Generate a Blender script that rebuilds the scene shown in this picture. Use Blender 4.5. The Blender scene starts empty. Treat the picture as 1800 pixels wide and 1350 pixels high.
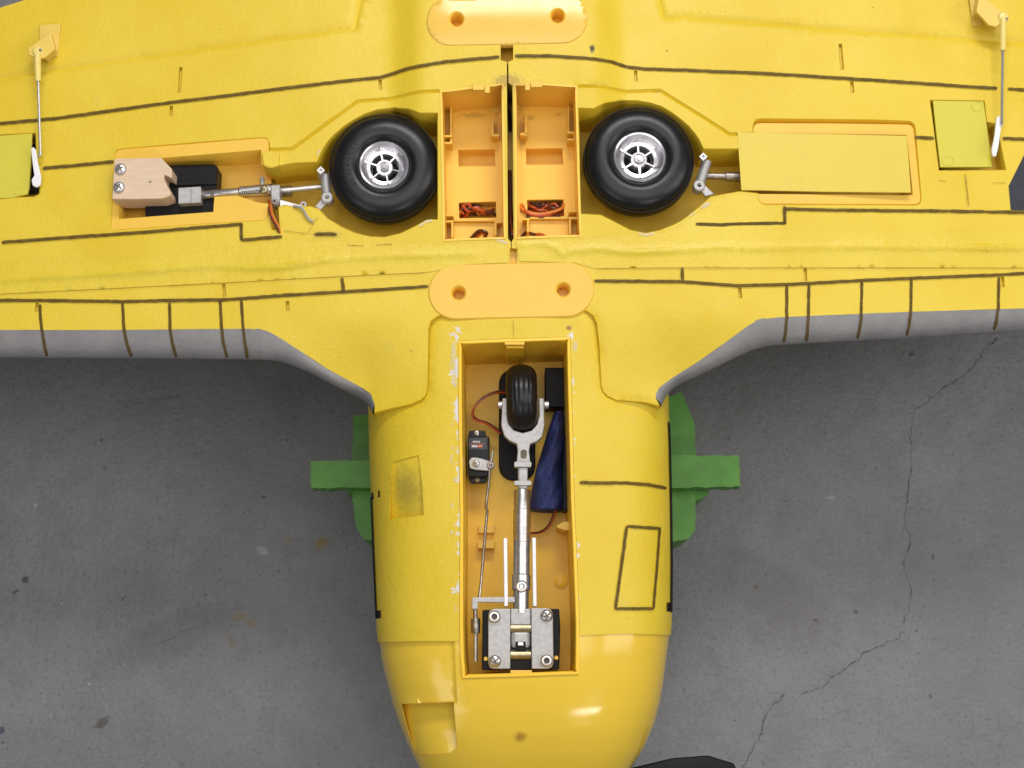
import bpy, bmesh, math, random
import numpy as np
from mathutils import Vector, Matrix, noise
from mathutils.geometry import delaunay_2d_cdt, tessellate_polygon

random.seed(7)
rad = math.radians
SC = bpy.context.scene
COL = SC.collection

# ------------------------------------------------------------------ camera
S = 0.0004                    # metres per photograph pixel on the wing plane
D = 1.15                      # camera distance to the wing plane
TILT = rad(10.0)
FLOOR_Z = -0.255
CAM = np.array([0.0, -D * math.sin(TILT), D * math.cos(TILT)])
FWD = np.array([0.0, math.sin(TILT), -math.cos(TILT)])
UPV = np.array([0.0, math.cos(TILT), math.sin(TILT)])
cd = bpy.data.cameras.new('camera')
cam = bpy.data.objects.new('camera', cd)
COL.objects.link(cam)
cam.location = CAM
cam.rotation_euler = (TILT, 0, 0)
cd.sensor_width = 36.0
cd.lens = 36.0 * D / (1800 * S)
cd.clip_start = 0.05
cd.clip_end = 20.0
cd.dof.use_dof = True
cd.dof.focus_distance = D
cd.dof.aperture_fstop = 15.0
SC.camera = cam

# ------------------------------------------------------------------ light
W = bpy.data.worlds.new('World')
SC.world = W
W.use_nodes = True
W.node_tree.nodes['Background'].inputs[0].default_value = (0.92, 0.95, 1.0, 1)
W.node_tree.nodes['Background'].inputs[1].default_value = 0.17


def area(name, loc, target, sx, sy, power, color=(1, 0.96, 0.92), rotz=0.0):
    l = bpy.data.lights.new(name, 'AREA')
    l.shape = 'RECTANGLE'
    l.size = sx
    l.size_y = sy
    l.energy = power
    l.color = color
    o = bpy.data.objects.new(name, l)
    COL.objects.link(o)
    o.location = loc
    d = Vector(target) - Vector(loc)
    o.rotation_euler = d.to_track_quat('-Z', 'Y').to_euler()
    o.rotation_euler.rotate_axis('Z', rotz)
    return o


area('ceiling_lamp_tail', (0.25, 1.45, 1.70), (0, 0.0, 0), 1.2, 0.35, 27.0)
area('ceiling_lamp_side', (1.65, 0.0, 1.55), (0, 0.0, 0), 0.8, 1.3, 14.0)
area('ceiling_lamp_nose', (-1.15, -1.15, 1.65), (0, -0.1, 0), 1.1, 0.6, 6.0)
area('ceiling_lamp_nose', (0.80, -1.35, 1.65), (0, -0.1, 0), 0.6, 0.10, 6.0, rotz=rad(-25))
area('overhead_bounce_fill', (0.05, 0.15, 2.05), (0.05, 0.15, 0), 1.7, 1.2, 17.0)  # added soft overhead fill standing in for ceiling bounce, not a seen lamp

SC.cycles.use_adaptive_sampling = True
SC.cycles.adaptive_threshold = 0.02
SC.cycles.max_bounces = 6
SC.cycles.diffuse_bounces = 4
SC.cycles.glossy_bounces = 3
SC.cycles.transparent_max_bounces = 6
SC.view_settings.view_transform = 'Standard'
SC.view_settings.look = 'None'
SC.view_settings.exposure = 0.0
SC.view_settings.gamma = 1.0


# ------------------------------------------------------------------ pixel geometry
def ray(px, py):
    return FWD * D + np.array([1.0, 0, 0]) * ((px - 900) * S) + UPV * ((675 - py) * S)


def P(px, py, z=0.0):
    d = ray(px, py)
    k = (z - CAM[2]) / d[2]
    return CAM + d * k


def PV(px, py, z=0.0):
    return Vector(P(px, py, z))


def on(px, py, f, lift=0.0):
    """point of surface f seen at a pixel of the photograph"""
    d = ray(px, py)
    lo, hi = -0.20, 0.06
    g = lambda z: z - f(*(CAM + d * ((z - CAM[2]) / d[2]))[:2])
    for _ in range(30):
        m = 0.5 * (lo + hi)
        if g(m) > 0:
            hi = m
        else:
            lo = m
    p = CAM + d * ((hi - CAM[2]) / d[2])
    if lift:
        p = p - d / np.linalg.norm(d) * lift
    return p


def sstep(v, a, b):
    t = np.clip((np.asarray(v, float) - a) / (b - a), 0, 1)
    return t * t * (3 - 2 * t)


def catmull(pts, n=8, closed=False):
    pts = [np.array(p, float) for p in pts]
    out = []
    m = len(pts)
    rng = range(m if closed else m - 1)
    for i in rng:
        if closed:
            p0, p1, p2, p3 = (pts[(i + k - 1) % m] for k in range(4))
        else:
            p1, p2 = pts[i], pts[i + 1]
            p0 = pts[i - 1] if i > 0 else 2 * p1 - p2
            p3 = pts[i + 2] if i + 2 < m else 2 * p2 - p1
        for j in range(n):
            t = j / n
            out.append(0.5 * ((2 * p1) + (-p0 + p2) * t + (2 * p0 - 5 * p1 + 4 * p2 - p3) * t * t
                              + (-p0 + 3 * p1 - 3 * p2 + p3) * t ** 3))
    if not closed:
        out.append(pts[-1])
    return out


# ------------------------------------------------------------------ surfaces of the aircraft
AX = lambda py: 891 + (py - 36) * 0.0208
_yc = [-200, 300, 600, 900, 1200, 1500]
_axis = np.array([P(AX(y), y, 0.0)[:2] for y in _yc])
xc_of = lambda y: np.interp(-np.asarray(y), -_axis[:, 1], _axis[:, 0])
HB = 0.085
_sil = [(-200, 640, 1160), (500, 649, 1170), (720, 650, 1172), (800, 652, 1175), (900, 656, 1177), (1000, 660, 1178),
        (1100, 664.5, 1177), (1127, 667, 1174.5), (1160, 671, 1170), (1200, 681, 1165), (1235, 690, 1159),
        (1270, 702, 1150), (1310, 718, 1133), (1350, 738, 1107), (1390, 765, 1075), (1430, 805, 1030), (1450, 845, 985)]
_L = np.array([P(l, y, -HB)[:2] for y, l, r in _sil])
_R = np.array([P(r, y, -HB)[:2] for y, l, r in _sil])
xl_of = lambda y: np.interp(-np.asarray(y), -_L[:, 1], _L[:, 0])
xr_of = lambda y: np.interp(-np.asarray(y), -_R[:, 1], _R[:, 0])
_zt = np.array([(P(900, y)[1], z) for y, z in
                [(-200, 0), (1100, 0), (1150, -.0004), (1200, -.002), (1250, -.006), (1290, -.011), (1330, -.019),
                 (1370, -.030), (1410, -.046), (1450, -.075)]])
zt_of = lambda y: np.interp(-np.asarray(y), -_zt[:, 0], _zt[:, 1])
NSE = 3.1


def fus_u(x, y):
    xc = xc_of(y)
    return np.where(x < xc, (x - xc) / (xc - xl_of(y)), (x - xc) / (xr_of(y) - xc))


def fus_f(x, y, shrink=0.0):
    u = np.minimum(np.abs(fus_u(x, y)) * (1 + shrink * 9), 0.9995)
    return zt_of(y) - shrink - (HB + zt_of(y)) * (1 - (1 - u ** NSE) ** (1 / NSE))


def cowl_f(x, y):
    return fus_f(x, y, 0.0010)


Y540, Y690 = P(900, 540)[1], P(900, 690)[1]


def wing_f(x, y):
    x = np.asarray(x, float)
    y = np.asarray(y, float)
    ax = np.abs(x - xc_of(y))
    q = np.sqrt(np.maximum(ax - 0.11, 0) ** 2 + 0.0009) - 0.03
    z = -0.055 * q * (ax > 0.11)
    z = z + 0.010 * sstep(ax, 0.088, 0.060) * sstep(y, 0.13, 0.215)
    z = z - 0.5 * np.maximum(y - 0.12, 0) ** 2 * 0.35
    t = 1 - sstep(y, Y690, Y540)
    u = np.abs(fus_u(x, y))
    uc = np.minimum(u, 0.97)
    drop = HB * (1 - (1 - uc ** NSE) ** (1 / NSE))
    drop = 0.022 * (1 - np.exp(-drop / 0.022)) * np.where(u > 0.97, np.exp(-((u - 0.97) / 0.55) ** 2), 1.0)
    return z - t * drop


# ------------------------------------------------------------------ materials
def nodes_of(name):
    m = bpy.data.materials.new(name)
    m.use_nodes = True
    nt = m.node_tree
    return m, nt, nt.nodes['Principled BSDF']


def N(nt, kind, **kw):
    n = nt.nodes.new(kind)
    for k, v in kw.items():
        if k.startswith('i_'):
            n.inputs[k[2:].replace('_', ' ')].default_value = v
        else:
            setattr(n, k, v)
    return n


def math_node(nt, op, a, b=None, clamp=False):
    n = nt.nodes.new('ShaderNodeMath')
    n.operation = op
    n.use_clamp = clamp
    for i, v in enumerate((a, b)):
        if v is None:
            continue
        if isinstance(v, (int, float)):
            n.inputs[i].default_value = v
        else:
            nt.links.new(v, n.inputs[i])
    return n.outputs[0]


def mix_col(nt, fac, a, b):
    n = nt.nodes.new('ShaderNodeMix')
    n.data_type = 'RGBA'
    for sock, v in ((n.inputs[0], fac), (n.inputs[6], a), (n.inputs[7], b)):
        if isinstance(v, (int, float)):
            sock.default_value = v
        elif isinstance(v, tuple):
            sock.default_value = v + (1,) if len(v) == 3 else v
        else:
            nt.links.new(v, sock)
    return n.outputs[2]


def ramp(nt, val, lo, hi):
    n = nt.nodes.new('ShaderNodeMapRange')
    n.interpolation_type = 'SMOOTHSTEP'
    n.inputs[1].default_value = lo
    n.inputs[2].default_value = hi
    nt.links.new(val, n.inputs[0])
    return n.outputs[0]


def noise_tex(nt, vec, scale, detail=3, rough=0.55, dist=0.0):
    n = nt.nodes.new('ShaderNodeTexNoise')
    n.inputs['Scale'].default_value = scale
    n.inputs['Detail'].default_value = detail
    n.inputs['Roughness'].default_value = rough
    n.inputs['Distortion'].default_value = dist
    nt.links.new(vec, n.inputs['Vector'])
    return n.outputs['Fac']


def spot(nt, vec, c, rx, ry, ang=0.0, soft=0.5, nscale=300, namp=0.5):
    """a blotch of its own shape around a point of the surface"""
    mp = nt.nodes.new('ShaderNodeMapping')
    mp.vector_type = 'TEXTURE'
    mp.inputs['Location'].default_value = (c[0], c[1], 0)
    mp.inputs['Rotation'].default_value = (0, 0, ang)
    mp.inputs['Scale'].default_value = (rx, ry, 1e6)
    nt.links.new(vec, mp.inputs['Vector'])
    ln = nt.nodes.new('ShaderNodeVectorMath')
    ln.operation = 'LENGTH'
    nt.links.new(mp.outputs[0], ln.inputs[0])
    nz = noise_tex(nt, vec, nscale, 4)
    d = math_node(nt, 'ADD', ln.outputs['Value'], math_node(nt, 'MULTIPLY', math_node(nt, 'SUBTRACT', nz, 0.5), namp * 2))
    r = ramp(nt, d, 1.0, 1.0 - soft)
    return r


def add_bump(nt, bsdf, height, strength, dist):
    b = nt.nodes.new('ShaderNodeBump')
    b.inputs['Strength'].default_value = strength
    b.inputs['Distance'].default_value = dist
    nt.links.new(height, b.inputs['Height'])
    nt.links.new(b.outputs[0], bsdf.inputs['Normal'])
    return b


def objco(nt):
    return nt.nodes.new('ShaderNodeTexCoord').outputs['Object']


def simple(name, col, rough=0.5, metal=0.0, var=0.12, vscale=120, bump=0.0, bscale=600, bdist=0.0005, coat=0.0, spec=0.5):
    m, nt, b = nodes_of(name)
    co = objco(nt)
    nz = noise_tex(nt, co, vscale, 4)
    dark = tuple(c * (1 - var) for c in col)
    lite = tuple(min(1, c * (1 + var)) for c in col)
    nt.links.new(mix_col(nt, ramp(nt, nz, 0.3, 0.7), dark, lite), b.inputs['Base Color'])
    nr = noise_tex(nt, co, vscale * 3, 3)
    nt.links.new(math_node(nt, 'ADD', math_node(nt, 'MULTIPLY', nr, 0.16), rough - 0.08), b.inputs['Roughness'])
    b.inputs['Metallic'].default_value = metal
    b.inputs['Coat Weight'].default_value = coat
    b.inputs['Specular IOR Level'].default_value = spec
    if bump:
        add_bump(nt, b, noise_tex(nt, co, bscale, 3), bump, bdist)
    return m


YEL = (0.69, 0.505, 0.022)


def foam(name, col=YEL, extra=None, rough=0.47, bump=0.35):
    m, nt, b = nodes_of(name)
    co = objco(nt)
    big = noise_tex(nt, co, 14, 4)
    c = mix_col(nt, ramp(nt, big, 0.32, 0.68), (col[0] * 0.97, col[1] * 0.95, col[2] * 0.75), (min(1, col[0] * 1.03), col[1] * 1.04, col[2] * 1.6))
    fine = noise_tex(nt, co, 420, 3, 0.6)
    c = mix_col(nt, math_node(nt, 'MULTIPLY', ramp(nt, fine, 0.45, 0.75), 0.10), c, (col[0] * 0.86, col[1] * 0.82, col[2] * 0.6))
    # handling marks: sparse dark specks and faint scuffs
    sp = noise_tex(nt, co, 260, 2, 0.5)
    c = mix_col(nt, math_node(nt, 'MULTIPLY', ramp(nt, sp, 0.765, 0.80), 0.75), c, (0.09, 0.065, 0.02))
    sm = noise_tex(nt, co, 55, 5, 0.65)
    c = mix_col(nt, math_node(nt, 'MULTIPLY', ramp(nt, sm, 0.60, 0.78), 0.16), c, (0.48, 0.38, 0.12))
    if extra:
        c = extra(nt, co, c)
    nt.links.new(c, b.inputs['Base Color'])
    rn = noise_tex(nt, co, 40, 4)
    nt.links.new(math_node(nt, 'ADD', math_node(nt, 'MULTIPLY', rn, 0.22), rough - 0.10), b.inputs['Roughness'])
    # pebbled bead foam under paint, with a few dents
    peb = noise_tex(nt, co, 720, 3, 0.6)
    wav = noise_tex(nt, co, 110, 3, 0.5)
    dent = ramp(nt, noise_tex(nt, co, 75, 2, 0.4, 1.5), 0.66, 0.74)
    h = math_node(nt, 'ADD', math_node(nt, 'MULTIPLY', peb, 0.75), math_node(nt, 'MULTIPLY', wav, 0.8))
    vor = nt.nodes.new('ShaderNodeTexVoronoi')
    vor.feature = 'SMOOTH_F1'
    vor.inputs['Scale'].default_value = 330
    nt.links.new(co, vor.inputs['Vector'])
    h = math_node(nt, 'SUBTRACT', h, math_node(nt, 'MULTIPLY', vor.outputs['Distance'], 0.45))
    h = math_node(nt, 'SUBTRACT', h, math_node(nt, 'MULTIPLY', dent, 0.25))
    add_bump(nt, b, h, bump * 0.70, 0.0011)
    return m


p_bl0, p_bl1 = P(803, 600), P(811, 1125)
p_br0, p_br1 = P(1006, 595), P(1018, 1120)


def fus_extra(nt, co, c):
    sx = nt.nodes.new('ShaderNodeSeparateXYZ')
    nt.links.new(co, sx.inputs[0])
    x, y = sx.outputs[0], sx.outputs[1]
    n1 = noise_tex(nt, co, 190, 5, 0.65)
    n2 = noise_tex(nt, co, 45, 3, 0.5)
    nn = math_node(nt, 'ADD', math_node(nt, 'MULTIPLY', n1, 0.55), math_node(nt, 'MULTIPLY', n2, 0.45))
    for (a, b_, sgn, reach, lo) in ((p_bl0, p_bl1, -1, 0.0055, 0.47), (p_br0, p_br1, 1, 0.0045, 0.535)):
        k = (b_[0] - a[0]) / (b_[1] - a[1])
        line = math_node(nt, 'ADD', math_node(nt, 'MULTIPLY', math_node(nt, 'SUBTRACT', y, float(a[1])), float(k)), float(a[0]))
        d = math_node(nt, 'MULTIPLY', math_node(nt, 'SUBTRACT', x, line), float(sgn))
        w = math_node(nt, 'DIVIDE', d, reach)
        v = math_node(nt, 'SUBTRACT', nn, math_node(nt, 'MULTIPLY', math_node(nt, 'ABSOLUTE', w), 0.13))
        inr = ramp(nt, y, float(b_[1]), float(b_[1]) + 0.01)
        c = mix_col(nt, math_node(nt, 'MULTIPLY', ramp(nt, v, lo, lo + 0.035), inr), c, (0.66, 0.63, 0.60))
    # grime around the cooler scoop
    q = P(712, 858)
    s = spot(nt, co, q, 0.016, 0.024, 0.1, 0.9, 260, 0.35)
    c = mix_col(nt, math_node(nt, 'MULTIPLY', s, 0.62), c, (0.22, 0.17, 0.03))
    q = P(1000, 576)
    s = spot(nt, co, q, 0.0022, 0.0022, 0, 0.4, 900, 0.6)
    c = mix_col(nt, math_node(nt, 'MULTIPLY', s, 0.8), c, (0.25, 0.12, 0.04))
    return c


def wing_extra(nt, co, c):
    for (px, py, rx, ry, col, k) in ((1040, 92, .0022, .0040, (0.03, 0.02, 0.01), 0.95), (893, 150, .012, .007, (0.25, 0.14, 0.03), 0.55),
                                     (575, 412, .014, .004, (0.30, 0.22, 0.05), 0.35), (1155, 160, .004, .0010, (0.2, 0.1, 0.02), 0.5)):
        q = P(px, py)
        s = spot(nt, co, q, rx, ry, 0, 0.5, 700, 0.9)
        c = mix_col(nt, math_node(nt, 'MULTIPLY', s, k), c, col)
    return c


def cowl_extra(nt, co, c):
    q = P(915, 1295, -0.012)
    s = spot(nt, co, q, 0.0065, 0.0052, 0, 0.9, 300, 0.3)
    return mix_col(nt, math_node(nt, 'MULTIPLY', s, 0.75), c, (0.28, 0.13, 0.02))


M = {}
M['foam'] = foam('yellow_foam', extra=wing_extra)
M['fuselage'] = foam('yellow_foam_fuselage', extra=fus_extra, bump=0.45)
M['well'] = foam('yellow_foam_bare', (0.72, 0.49, 0.022), rough=0.5, bump=0.3)


def plastic(name, col, rough, extra=None, sss=0.12, bump=0.05):
    m, nt, b = nodes_of(name)
    co = objco(nt)
    big = noise_tex(nt, co, 20, 4)
    c = mix_col(nt, big, tuple(v * 0.95 for v in col), tuple(min(1, v * 1.05) for v in col))
    sp = noise_tex(nt, co, 230, 3, 0.5)
    c = mix_col(nt, math_node(nt, 'MULTIPLY', ramp(nt, sp, 0.74, 0.78), 0.5), c, (0.14, 0.08, 0.02))
    sm = noise_tex(nt, co, 70, 5, 0.65)
    c = mix_col(nt, math_node(nt, 'MULTIPLY', ramp(nt, sm, 0.58, 0.80), 0.18), c, (0.42, 0.24, 0.06))
    if extra:
        c = extra(nt, co, c)
    nt.links.new(c, b.inputs['Base Color'])
    rn = noise_tex(nt, co, 90, 4)
    nt.links.new(math_node(nt, 'ADD', math_node(nt, 'MULTIPLY', rn, 0.14), rough - 0.07), b.inputs['Roughness'])
    b.inputs['Subsurface Weight'].default_value = sss
    b.inputs['Subsurface Radius'].default_value = (1.0, 0.45, 0.08)
    b.inputs['Subsurface Scale'].default_value = 0.004
    add_bump(nt, b, noise_tex(nt, co, 160, 3), bump, 0.0008)
    return m


M['cowl'] = plastic('yellow_cowl_plastic', (0.74, 0.505, 0.045), 0.16, cowl_extra, sss=0.0)
M['plate'] = plastic('cream_yellow_plastic', (0.79, 0.495, 0.060), 0.38, sss=0.0)
M['gloss_plate'] = plastic('glossy_cream_plastic', (0.79, 0.51, 0.090), 0.22, sss=0.0)
def tray_extra(nt, co, c):
    for (px, py, rx, ry, k) in ((893, 175, .018, .012, .38), (930, 196, .008, .003, .4), (985, 190, .005, .002, .3), (920, 240, .004, .004, .5), (830, 192, .014, .003, .35)):
        q = P(px, py, -0.02)
        c = mix_col(nt, math_node(nt, 'MULTIPLY', spot(nt, co, q, rx, ry, 0, 0.8, 420, 0.9), k), c, (0.20, 0.09, 0.02))
    return c


M['tray'] = plastic('amber_plastic', (0.91, 0.565, 0.065), 0.34, tray_extra, sss=0.0)
M['liner'] = plastic('bay_liner_plastic', (0.88, 0.545, 0.032), 0.42, sss=0.0)
M['hatch'] = plastic('greenish_yellow_plastic', (0.60, 0.53, 0.050), 0.34, sss=0.0)
M['cover'] = plastic('yellow_cover_plastic', (0.68, 0.52, 0.060), 0.36, sss=0.0)
M['horn'] = plastic('translucent_horn_plastic', (0.74, 0.53, 0.10), 0.35, sss=0.0)
M['clevis'] = plastic('pale_yellow_nylon', (0.78, 0.62, 0.18), 0.35, sss=0.0)
M['grey'] = simple('grey_leading_edge_paint', (0.205, 0.201, 0.203), 0.5, var=0.10, vscale=60, bump=0.35, bscale=420, bdist=0.0008)
M['tape'] = foam('yellow_masking_tape', (0.69, 0.515, 0.026), rough=0.34, bump=0.5)
M['rubber'] = simple('black_rubber', (0.005, 0.005, 0.007), 0.34, spec=0.4, var=0.3, bump=0.12, bscale=500, bdist=0.0004)
M['black'] = simple('black_plastic', (0.005, 0.005, 0.006), 0.5, spec=0.2, var=0.25, bump=0.08, bscale=700)
M['servo'] = simple('servo_black_plastic', (0.005, 0.006, 0.010), 0.38, spec=0.25, var=0.25)
M['alu'] = simple('satin_aluminium', (0.40, 0.395, 0.395), 0.46, 0.45, var=0.10, vscale=300, bump=0.08, bscale=1500, bdist=0.0002)
M['tube'] = simple('turned_aluminium', (0.52, 0.51, 0.51), 0.30, 0.95, var=0.12, vscale=260, bump=0.06, bscale=1500, bdist=0.0002)
M['rail'] = simple('bright_satin_aluminium', (0.66, 0.65, 0.66), 0.40, 0.45, var=0.05)
M['steel'] = simple('bright_steel', (0.60, 0.59, 0.60), 0.32, 0.85, var=0.10, vscale=300)
M['chrome'] = simple('chromed_rim', (0.82, 0.81, 0.84), 0.20, 0.9, var=0.04, vscale=25)
M['darksteel'] = simple('dull_steel', (0.30, 0.27, 0.25), 0.38, 0.9, var=0.2, vscale=300)
M['white'] = simple('white_nylon', (0.78, 0.78, 0.80), 0.4, var=0.04)
M['slot'] = simple('painted_slot_shade', (0.10, 0.08, 0.05), 0.5, var=0.2)  # dark colour stands in for the shade inside slots and screw recesses
M['brass'] = simple('yellowed_metal', (0.42, 0.36, 0.22), 0.32, 0.9, var=0.15, vscale=200)
M['green'] = simple('green_paint_film', (0.080, 0.265, 0.026), 0.5, var=0.12, vscale=60, bump=0.15, bscale=260)
def cloth_mat():
    m, nt, b = nodes_of('blue_woven_cloth')
    co = objco(nt)
    w = []
    for ax, sc in (('X', 190), ('Y', 190)):
        t = nt.nodes.new('ShaderNodeTexWave')
        t.bands_direction = ax
        t.inputs['Scale'].default_value = sc
        t.inputs['Distortion'].default_value = 2.5
        t.inputs['Detail'].default_value = 2
        nt.links.new(co, t.inputs['Vector'])
        w.append(t.outputs['Fac'])
    h = math_node(nt, 'MULTIPLY', w[0], w[1])
    nz = noise_tex(nt, co, 90, 4)
    c = mix_col(nt, ramp(nt, nz, 0.35, 0.65), (0.007, 0.014, 0.085), (0.014, 0.028, 0.15))
    c = mix_col(nt, math_node(nt, 'MULTIPLY', ramp(nt, h, 0.35, 0.9), 0.5), c, (0.07, 0.11, 0.34))
    nt.links.new(c, b.inputs['Base Color'])
    b.inputs['Roughness'].default_value = 0.65
    add_bump(nt, b, h, 0.5, 0.001)
    return m


M['blue'] = cloth_mat()
M['red_wire'] = simple('red_orange_wire', (0.48, 0.085, 0.02), 0.35, var=0.15)
M['brown_wire'] = simple('brown_wire', (0.085, 0.025, 0.018), 0.35, var=0.2)
M['orange_wire'] = simple('orange_wire', (0.68, 0.22, 0.03), 0.35, var=0.1)
M['decal'] = simple('dark_navy_decal', (0.014, 0.017, 0.030), 0.45, var=0.2)
M['label_white'] = simple('label_print_white', (0.55, 0.55, 0.58), 0.5, var=0.3, vscale=900)
M['label_red'] = simple('label_print_orange', (0.60, 0.18, 0.08), 0.5, var=0.2, vscale=900)
M['label_grey'] = simple('label_film_grey', (0.018, 0.020, 0.034), 0.4, var=0.2)


def wood_mat():
    m, nt, b = nodes_of('beech_wood')
    co = objco(nt)
    mp = nt.nodes.new('ShaderNodeMapping')
    mp.inputs['Scale'].default_value = (60, 700, 400)
    mp.inputs['Rotation'].default_value = (0, 0, rad(3))
    nt.links.new(co, mp.inputs['Vector'])
    g = noise_tex(nt, mp.outputs[0], 1.0, 4, 0.6)
    c = mix_col(nt, ramp(nt, g, 0.3, 0.72), (0.61, 0.45, 0.305), (0.67, 0.515, 0.37))
    q = P(266, 323)
    s = spot(nt, co, q, 0.0016, 0.0008, 0.4, 0.5, 900, 0.5)
    c = mix_col(nt, math_node(nt, 'MULTIPLY', s, 0.9), c, (0.09, 0.05, 0.02))
    nt.links.new(c, b.inputs['Base Color'])
    b.inputs['Roughness'].default_value = 0.62
    add_bump(nt, b, g, 0.15, 0.0004)
    return m


M['wood'] = wood_mat()


def ink_mat(name, col, a0, a1):
    m, nt, b = nodes_of(name)
    co = objco(nt)
    mp = nt.nodes.new('ShaderNodeMapping')
    mp.inputs['Scale'].default_value = (1.0, 2.2, 1.0)
    nt.links.new(co, mp.inputs['Vector'])
    n1 = noise_tex(nt, mp.outputs[0], 260, 4, 0.65)
    nt.links.new(mix_col(nt, n1, tuple(v * 0.7 for v in col), tuple(v * 1.4 for v in col)), b.inputs['Base Color'])
    al = nt.nodes.new('ShaderNodeMapRange')
    al.inputs[1].default_value = 0.25
    al.inputs[2].default_value = 0.62
    al.inputs[3].default_value = a1
    al.inputs[4].default_value = a0
    nt.links.new(n1, al.inputs[0])
    nt.links.new(al.outputs[0], b.inputs['Alpha'])
    b.inputs['Roughness'].default_value = 0.6
    b.inputs['Specular IOR Level'].default_value = 0.15
    return m


M['ink'] = ink_mat('brown_black_marker_ink', (0.100, 0.060, 0.014), 0.74, 0.98)
M['ink_black'] = ink_mat('black_marker_ink', (0.010, 0.009, 0.008), 0.96, 1.0)
M['tint_green'] = ink_mat('green_ridge_tint', (0.44, 0.46, 0.02), 0.03, 0.24)  # translucent green tint laid along the tape ridge
M['white_foam'] = ink_mat('bare_white_foam', (0.70, 0.68, 0.64), 0.15, 0.85)
M['seam'] = ink_mat('thin_seam_line', (0.30, 0.20, 0.03), 0.35, 0.8)  # thin brown line drawn along fine seams


def floor_mat():
    m, nt, b = nodes_of('grey_painted_concrete')
    co = objco(nt)
    big = noise_tex(nt, co, 5, 5, 0.6)
    mid = noise_tex(nt, co, 38, 5, 0.65)
    fine = noise_tex(nt, co, 330, 4, 0.7)
    c = mix_col(nt, ramp(nt, big, 0.3, 0.7), (0.148, 0.150, 0.158), (0.188, 0.190, 0.199))
    c = mix_col(nt, math_node(nt, 'MULTIPLY', ramp(nt, mid, 0.42, 0.72), 0.35), c, (0.118, 0.115, 0.113))
    c = mix_col(nt, math_node(nt, 'MULTIPLY', ramp(nt, fine, 0.55, 0.68), 0.55), c, (0.070, 0.069, 0.069))
    c = mix_col(nt, math_node(nt, 'MULTIPLY', ramp(nt, fine, 0.44, 0.30), 0.28), c, (0.28, 0.275, 0.28))
    pit = noise_tex(nt, co, 120, 2, 0.5)
    c = mix_col(nt, math_node(nt, 'MULTIPLY', ramp(nt, pit, 0.745, 0.775), 0.85), c, (0.045, 0.042, 0.04))
    chip = noise_tex(nt, co, 75, 2, 0.4)
    c = mix_col(nt, math_node(nt, 'MULTIPLY', ramp(nt, chip, 0.785, 0.80), 0.5), c, (0.42, 0.42, 0.44))
    ochre, black, tan = (0.20, 0.135, 0.025), (0.02, 0.019, 0.018), (0.16, 0.125, 0.06)
    for (px, py, rx, ry, ang, col, k) in ((565, 955, 15, 11, 0.3, ochre, .75), (507, 951, 9, 5, 0, ochre, .45), (420, 1085, 14, 8, 0.3, ochre, .55), (440, 1095, 10, 8, 0, ochre, .55),
                                          (407, 1126, 8, 15, 0.6, tan, .5), (44, 1018, 8, 8, 0, black, .85), (26, 1041, 8, 4, 0.6, black, .75),
                                          (180, 1270, 15, 8, 0.6, (0.05, 0.045, 0.035), .75), (460, 967, 14, 8, -0.5, (0.36, 0.36, 0.37), .45), (184, 823, 5, 6, 0, black, .5),
                                          (1505, 1076, 4, 4, 0, black, .6), (1640, 980, 4, 7, 0, black, .6), (1602, 622, 5, 5, 0, black, .6), (1460, 875, 12, 4, 0, (0.38, 0.38, 0.4), .35),
                                          (3, 1283, 8, 6, 0, (0.03, 0.03, 0.06), .8), (300, 1120, 160, 45, 0.4, (0.10, 0.098, 0.10), .38), (1360, 1040, 150, 60, -0.5, (0.10, 0.095, 0.09), .30)):
        q = P(px, py, FLOOR_Z)
        kk = 1.22 * S
        s = spot(nt, co, q, rx * kk, ry * kk, ang, 0.45, 260 if rx < 50 else 90, 0.85 if rx < 50 else 0.45)
        c = mix_col(nt, math_node(nt, 'MULTIPLY', s, k), c, col)
    nt.links.new(c, b.inputs['Base Color'])
    nt.links.new(math_node(nt, 'ADD', math_node(nt, 'MULTIPLY', mid, 0.2), 0.38), b.inputs['Roughness'])
    h = math_node(nt, 'ADD', math_node(nt, 'MULTIPLY', noise_tex(nt, co, 150, 4, 0.6), 0.8), math_node(nt, 'MULTIPLY', fine, 0.35))
    add_bump(nt, b, h, 0.55, 0.0024)
    return m


M['floor'] = floor_mat()
M['crack'] = ink_mat('dark_crack', (0.035, 0.032, 0.030), 0.25, 0.95)


# ------------------------------------------------------------------ object helpers
ORIGIN = {}


def empty(name, loc, label, cat):
    o = bpy.data.objects.new(name, None)
    o.empty_display_size = 0.05
    COL.objects.link(o)
    o.location = loc
    ORIGIN[o.name] = Vector(loc)
    o['label'] = label
    o['category'] = cat
    return o


def obj(name, verts, faces, mat, parent=None, smooth=False, label=None, mats=None, midx=None, angle=None):
    me = bpy.data.meshes.new(name)
    me.from_pydata([tuple(v) for v in verts], [], [tuple(f) for f in faces])
    for m in ([mat] + (mats or [])):
        me.materials.append(M[m])
    if midx is not None:
        me.polygons.foreach_set('material_index', midx)
    if smooth:
        me.polygons.foreach_set('use_smooth', [True] * len(me.polygons))
        if angle:
            try:
                me.set_sharp_from_angle(angle=rad(angle))
            except Exception:
                pass
    me.update()
    o = bpy.data.objects.new(name, me)
    COL.objects.link(o)
    if parent is not None:
        o.parent = parent
        if parent.name in ORIGIN:
            o.matrix_parent_inverse = Matrix.Translation(-ORIGIN[parent.name])
    if label:
        o['label'] = label
    return o


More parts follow.
